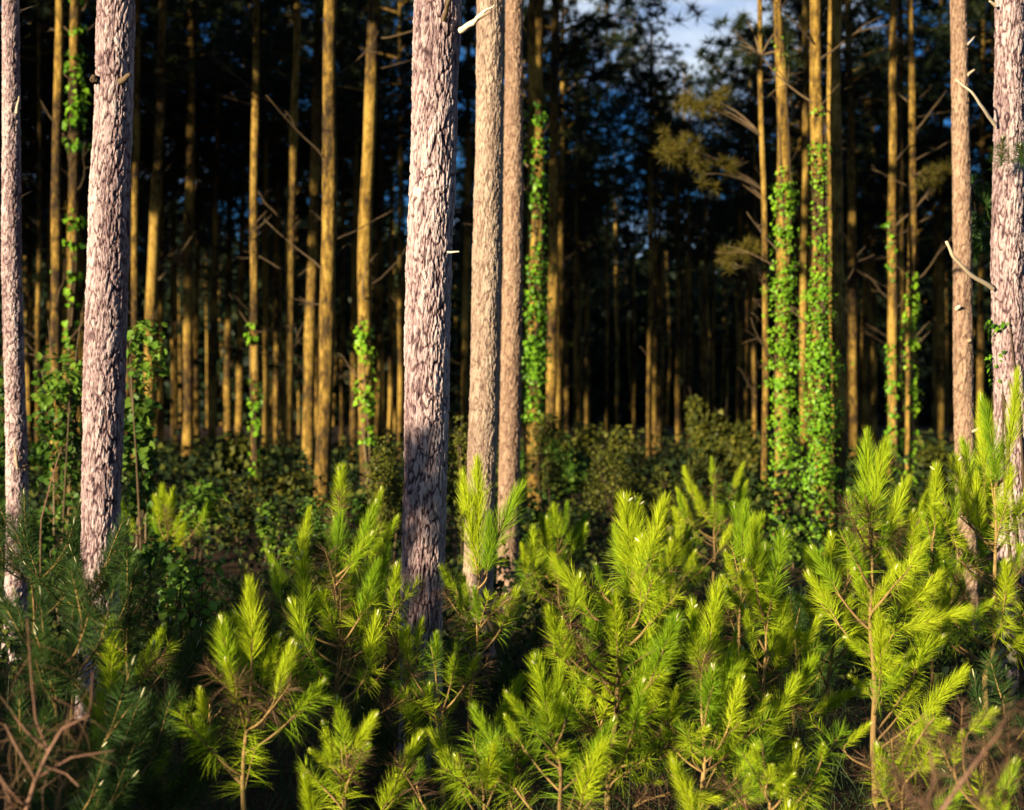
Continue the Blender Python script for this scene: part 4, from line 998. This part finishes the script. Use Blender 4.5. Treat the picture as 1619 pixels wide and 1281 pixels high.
# those that stand back among the shrubs
sapling('olive-lit young pine behind the shrubs right of the thick left pine', 11.0, (0, 420, 3.05), [(810, 1400), (800, 1230)], [(800, 1240, 792, 1075), (815, 1230, 825, 1085), (770, 1260, 757, 1120), (840, 1290, 870, 1190), (780, 1340, 740, 1230), (840, 1400, 900, 1260)], 21, auto=7, spread=.4, lowz=.7, group='young pines standing back in the wood')
sapling('olive-lit young pine in the lane mouth right of the pale pines', 10.5, Z3, [(225, 420), (220, 160)], [(220, 150, 215, 5), (235, 140, 265, 0), (250, 170, 340, 40), (190, 190, 170, 60), (120, 280, 115, 100), (170, 290, 180, 130), (210, 290, 250, 200), (90, 300, 75, 170)], 22, auto=8, spread=.38, lowz=.6, group='young pines standing back in the wood')
sapling('small dim young pine right of the cone-shaped sapling', 10.5, Z3, [(700, 460), (700, 280)], [(700, 270, 730, 100), (690, 280, 690, 150), (720, 260, 775, 150), (670, 300, 650, 210)], 23, auto=6, spread=.35, lowz=.5, group='young pines standing back in the wood')
for (lab, d_, x_, yt_, sd_) in (('small olive young pine under the trunks right of the lane', 13, 1128, 728, 81), ('small young pine at the foot of the trunks right of the cone-shaped sapling', 11.5, 1062, 838, 84),
                               ('small young pine before the trunk with creeper tufts', 11, 1420, 770, 86)):
    g_ = CY + CAMH * FPX / d_; h_ = g_ - yt_; rr_ = random.Random(sd_); sh = [(x_, yt_ + h_ * .2, x_ + rr_.uniform(-4, 4), yt_)]
    for k in range(8):
        s_ = 1 if k % 2 else -1; f = rr_.uniform(.35, .85); bx = x_ + s_ * h_ * .3 * (1.1 - .8 * f); by = g_ - h_ * f; sh.append((bx, by, bx + s_ * h_ * .06, by - h_ * .2))
    sapling(lab, d_, (0, 0, 1), [(x_, g_ - 2), (x_ + 2, yt_ + h_ * .5), (x_, yt_ + h_ * .2)], sh, sd_, auto=8, spread=.3, lowz=.3, group='young pines standing back in the wood')
# shaded saplings on the left, shade put into their needle colour
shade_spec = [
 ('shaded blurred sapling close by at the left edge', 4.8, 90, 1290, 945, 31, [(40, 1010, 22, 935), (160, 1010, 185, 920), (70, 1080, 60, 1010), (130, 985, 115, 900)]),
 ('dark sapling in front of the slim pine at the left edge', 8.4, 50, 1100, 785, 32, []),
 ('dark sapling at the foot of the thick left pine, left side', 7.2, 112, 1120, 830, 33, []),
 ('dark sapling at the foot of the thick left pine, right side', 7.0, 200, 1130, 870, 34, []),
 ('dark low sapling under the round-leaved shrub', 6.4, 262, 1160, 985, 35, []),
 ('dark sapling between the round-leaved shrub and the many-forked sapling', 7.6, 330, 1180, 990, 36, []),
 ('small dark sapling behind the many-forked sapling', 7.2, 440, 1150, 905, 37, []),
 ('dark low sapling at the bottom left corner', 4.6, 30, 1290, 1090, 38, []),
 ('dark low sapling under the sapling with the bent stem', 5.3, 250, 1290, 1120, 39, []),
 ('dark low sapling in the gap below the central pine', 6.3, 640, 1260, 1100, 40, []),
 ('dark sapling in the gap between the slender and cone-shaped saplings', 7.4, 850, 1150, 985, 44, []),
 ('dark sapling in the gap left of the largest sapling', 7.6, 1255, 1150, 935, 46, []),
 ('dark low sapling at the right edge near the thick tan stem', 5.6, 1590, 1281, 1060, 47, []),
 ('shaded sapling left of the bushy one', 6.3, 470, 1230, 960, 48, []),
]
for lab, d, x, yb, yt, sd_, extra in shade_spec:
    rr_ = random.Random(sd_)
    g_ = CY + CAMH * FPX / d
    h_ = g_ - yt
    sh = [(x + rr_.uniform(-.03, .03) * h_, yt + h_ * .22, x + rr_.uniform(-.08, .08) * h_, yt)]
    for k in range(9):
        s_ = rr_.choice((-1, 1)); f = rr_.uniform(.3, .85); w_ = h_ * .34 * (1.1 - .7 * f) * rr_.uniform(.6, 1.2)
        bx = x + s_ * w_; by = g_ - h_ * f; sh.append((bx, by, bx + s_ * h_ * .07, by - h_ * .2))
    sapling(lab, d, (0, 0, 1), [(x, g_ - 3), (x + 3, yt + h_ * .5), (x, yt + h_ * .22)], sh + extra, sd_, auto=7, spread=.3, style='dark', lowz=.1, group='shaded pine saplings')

# dry twigs and dead saplings close to the camera
def dry_sapling(label, d, frame, main, sides, seed, needles=240):
    rng = np.random.default_rng(seed); rnd = random.Random(seed); ox, oy, sc = frame
    W = lambda x, y, dd=0: P(ox + x / sc, oy + y / sc, d + dd)
    pts = [W(*p) for p in main]; g = Vector((pts[0].x, pts[0].y, 0)); root = empty('dead_sapling', g); tag(root, label, 'dead sapling', 'dead brown saplings in the foreground')
    fine = [g] + pts if pts[0].z > .03 else pts
    mb = MB(); mb.tube([p - g for p in fine], np.linspace(.007, .004, len(fine)), 7, tone=.5); st = kid(mb.build('stem', M['dry_twig'], root), root)
    for s in sides:
        q = [W(s[i], s[i + 1], rnd.uniform(-.1, .1) * (i > 0)) - g for i in range(0, len(s), 2)]
        b = MB(); b.tube(q, np.linspace(.004, .0015, len(q)), 5, tone=rnd.random() * .7); kid(b.build('branch', M['dry_twig'], root), root)
        if needles:
            n = needles // len(sides); t = rng.random(n); i = np.minimum((t * (len(q) - 1)).astype(int), len(q) - 2); qa = np.array([tuple(v) for v in q])
            p = qa[i] + (qa[i + 1] - qa[i]) * (t * (len(q) - 1) - i)[:, None]; dr = rng.normal(size=(n, 3)) + np.array([0, 0, -.3]); dr /= np.linalg.norm(dr, axis=1)[:, None]
            nb = MB(); blades(nb, p, dr, .08 + .08 * rng.random(n), .002, rng.normal(size=(n, 3)) * .03 + np.array([0, 0, -.03]), rng, 0, rng.random(n))
            tag(kid(nb.build('needles', M['straw'], st), st), kind='stuff')
    return root
dry_sapling('bare brown dead sapling with thin twigs at the lower left corner', 3.7, Z1, [(105, 1300), (150, 1150), (205, 1035), (262, 940)],
            [(205, 1035, 110, 950, 45, 860), (205, 1035, 150, 900, 130, 700, 115, 480), (150, 1150, 60, 1000, 20, 920), (150, 1150, 300, 1060, 480, 1030), (262, 940, 340, 860, 230, 810), (105, 1260, 40, 1200, 0, 1140), (180, 1090, 280, 1130, 330, 1180), (262, 940, 380, 880, 390, 700), (60, 1290, 30, 1210, -20, 1100)], 61, needles=160)
dry_sapling('blurred brown dead stems at the bottom right corner', 2.9, Z4, [(760, 1300), (840, 1180), (930, 1060)],
            [(930, 1060, 1010, 960, 1090, 800), (760, 1300, 640, 1220, 560, 1090), (900, 1250, 1010, 1150, 1060, 1010), (700, 1280, 740, 1150, 700, 880)], 62, needles=220)
dry_sapling('leaning pale dead stem between the slim and thick left pines', 10.5, (0, 420, 3.05), [(195, 1330), (200, 1220), (250, 1030), (297, 875)], [(250, 1030, 270, 1000, 280, 960)], 63, needles=0)

# a thicket of young pines just outside the view, left of the camera: it shades the left foreground
def thicket():
    rng = np.random.default_rng(95); mb = MB()
    spots = [(-3.9, 3.0, 2.15), (-4.2, 3.3, 1.9), (-4.9, 1.5, 1.25), (-4.8, 1.0, 1.15), (-5.1, 1.9, 1.7), (-4.5, 3.3, 1.75), (-5.0, 3.1, 1.7), (-5.3, 3.9, 1.2), (-5.9, 3.6, 1.15), (-6.1, 4.4, 1.05), (-4.6, 2.2, 1.5)]
    for (x, y, h) in spots:
        mb.tube([(x, y, -.02), (x + .03, y, h * .5), (x, y + .02, h)], [.02, .014, .005], 6, 1)
        for k in range(int(48 * h)):
            f = rng.random(); z = h * (.12 + .86 * f); rad = (.5 - .36 * f) * h * .5 * rng.random() ** .5; a = rng.random() * 6.28
            c = np.array([x + math.cos(a) * rad, y + math.sin(a) * rad, z]); m = 130
            ax = np.array([math.cos(a) * .5, math.sin(a) * .5, 1.0]); t = rng.random(m)
            dr = ax + rng.normal(size=(m, 3)) * .8; dr /= np.linalg.norm(dr, axis=1)[:, None]
            blades(mb, c + ax * t[:, None] * .28, dr, .09 + .05 * rng.random(m), .006, np.zeros((m, 3)), rng, 0, rng.random(m))
            mb.tube([(x, y, max(.05, z - rad * .5)), tuple(c), tuple(c + ax * .28)], [.006, .005, .002], 4, 1)
    tag(mb.build('pine_thicket', [M['needle'], M['twig']]), 'thicket of young pines left of the view', 'thicket', kind='stuff')
thicket()
print('objects', len(bpy.data.objects), 'tris approx', sum(len(m.loops) - 2 * len(m.polygons) for m in bpy.data.meshes))
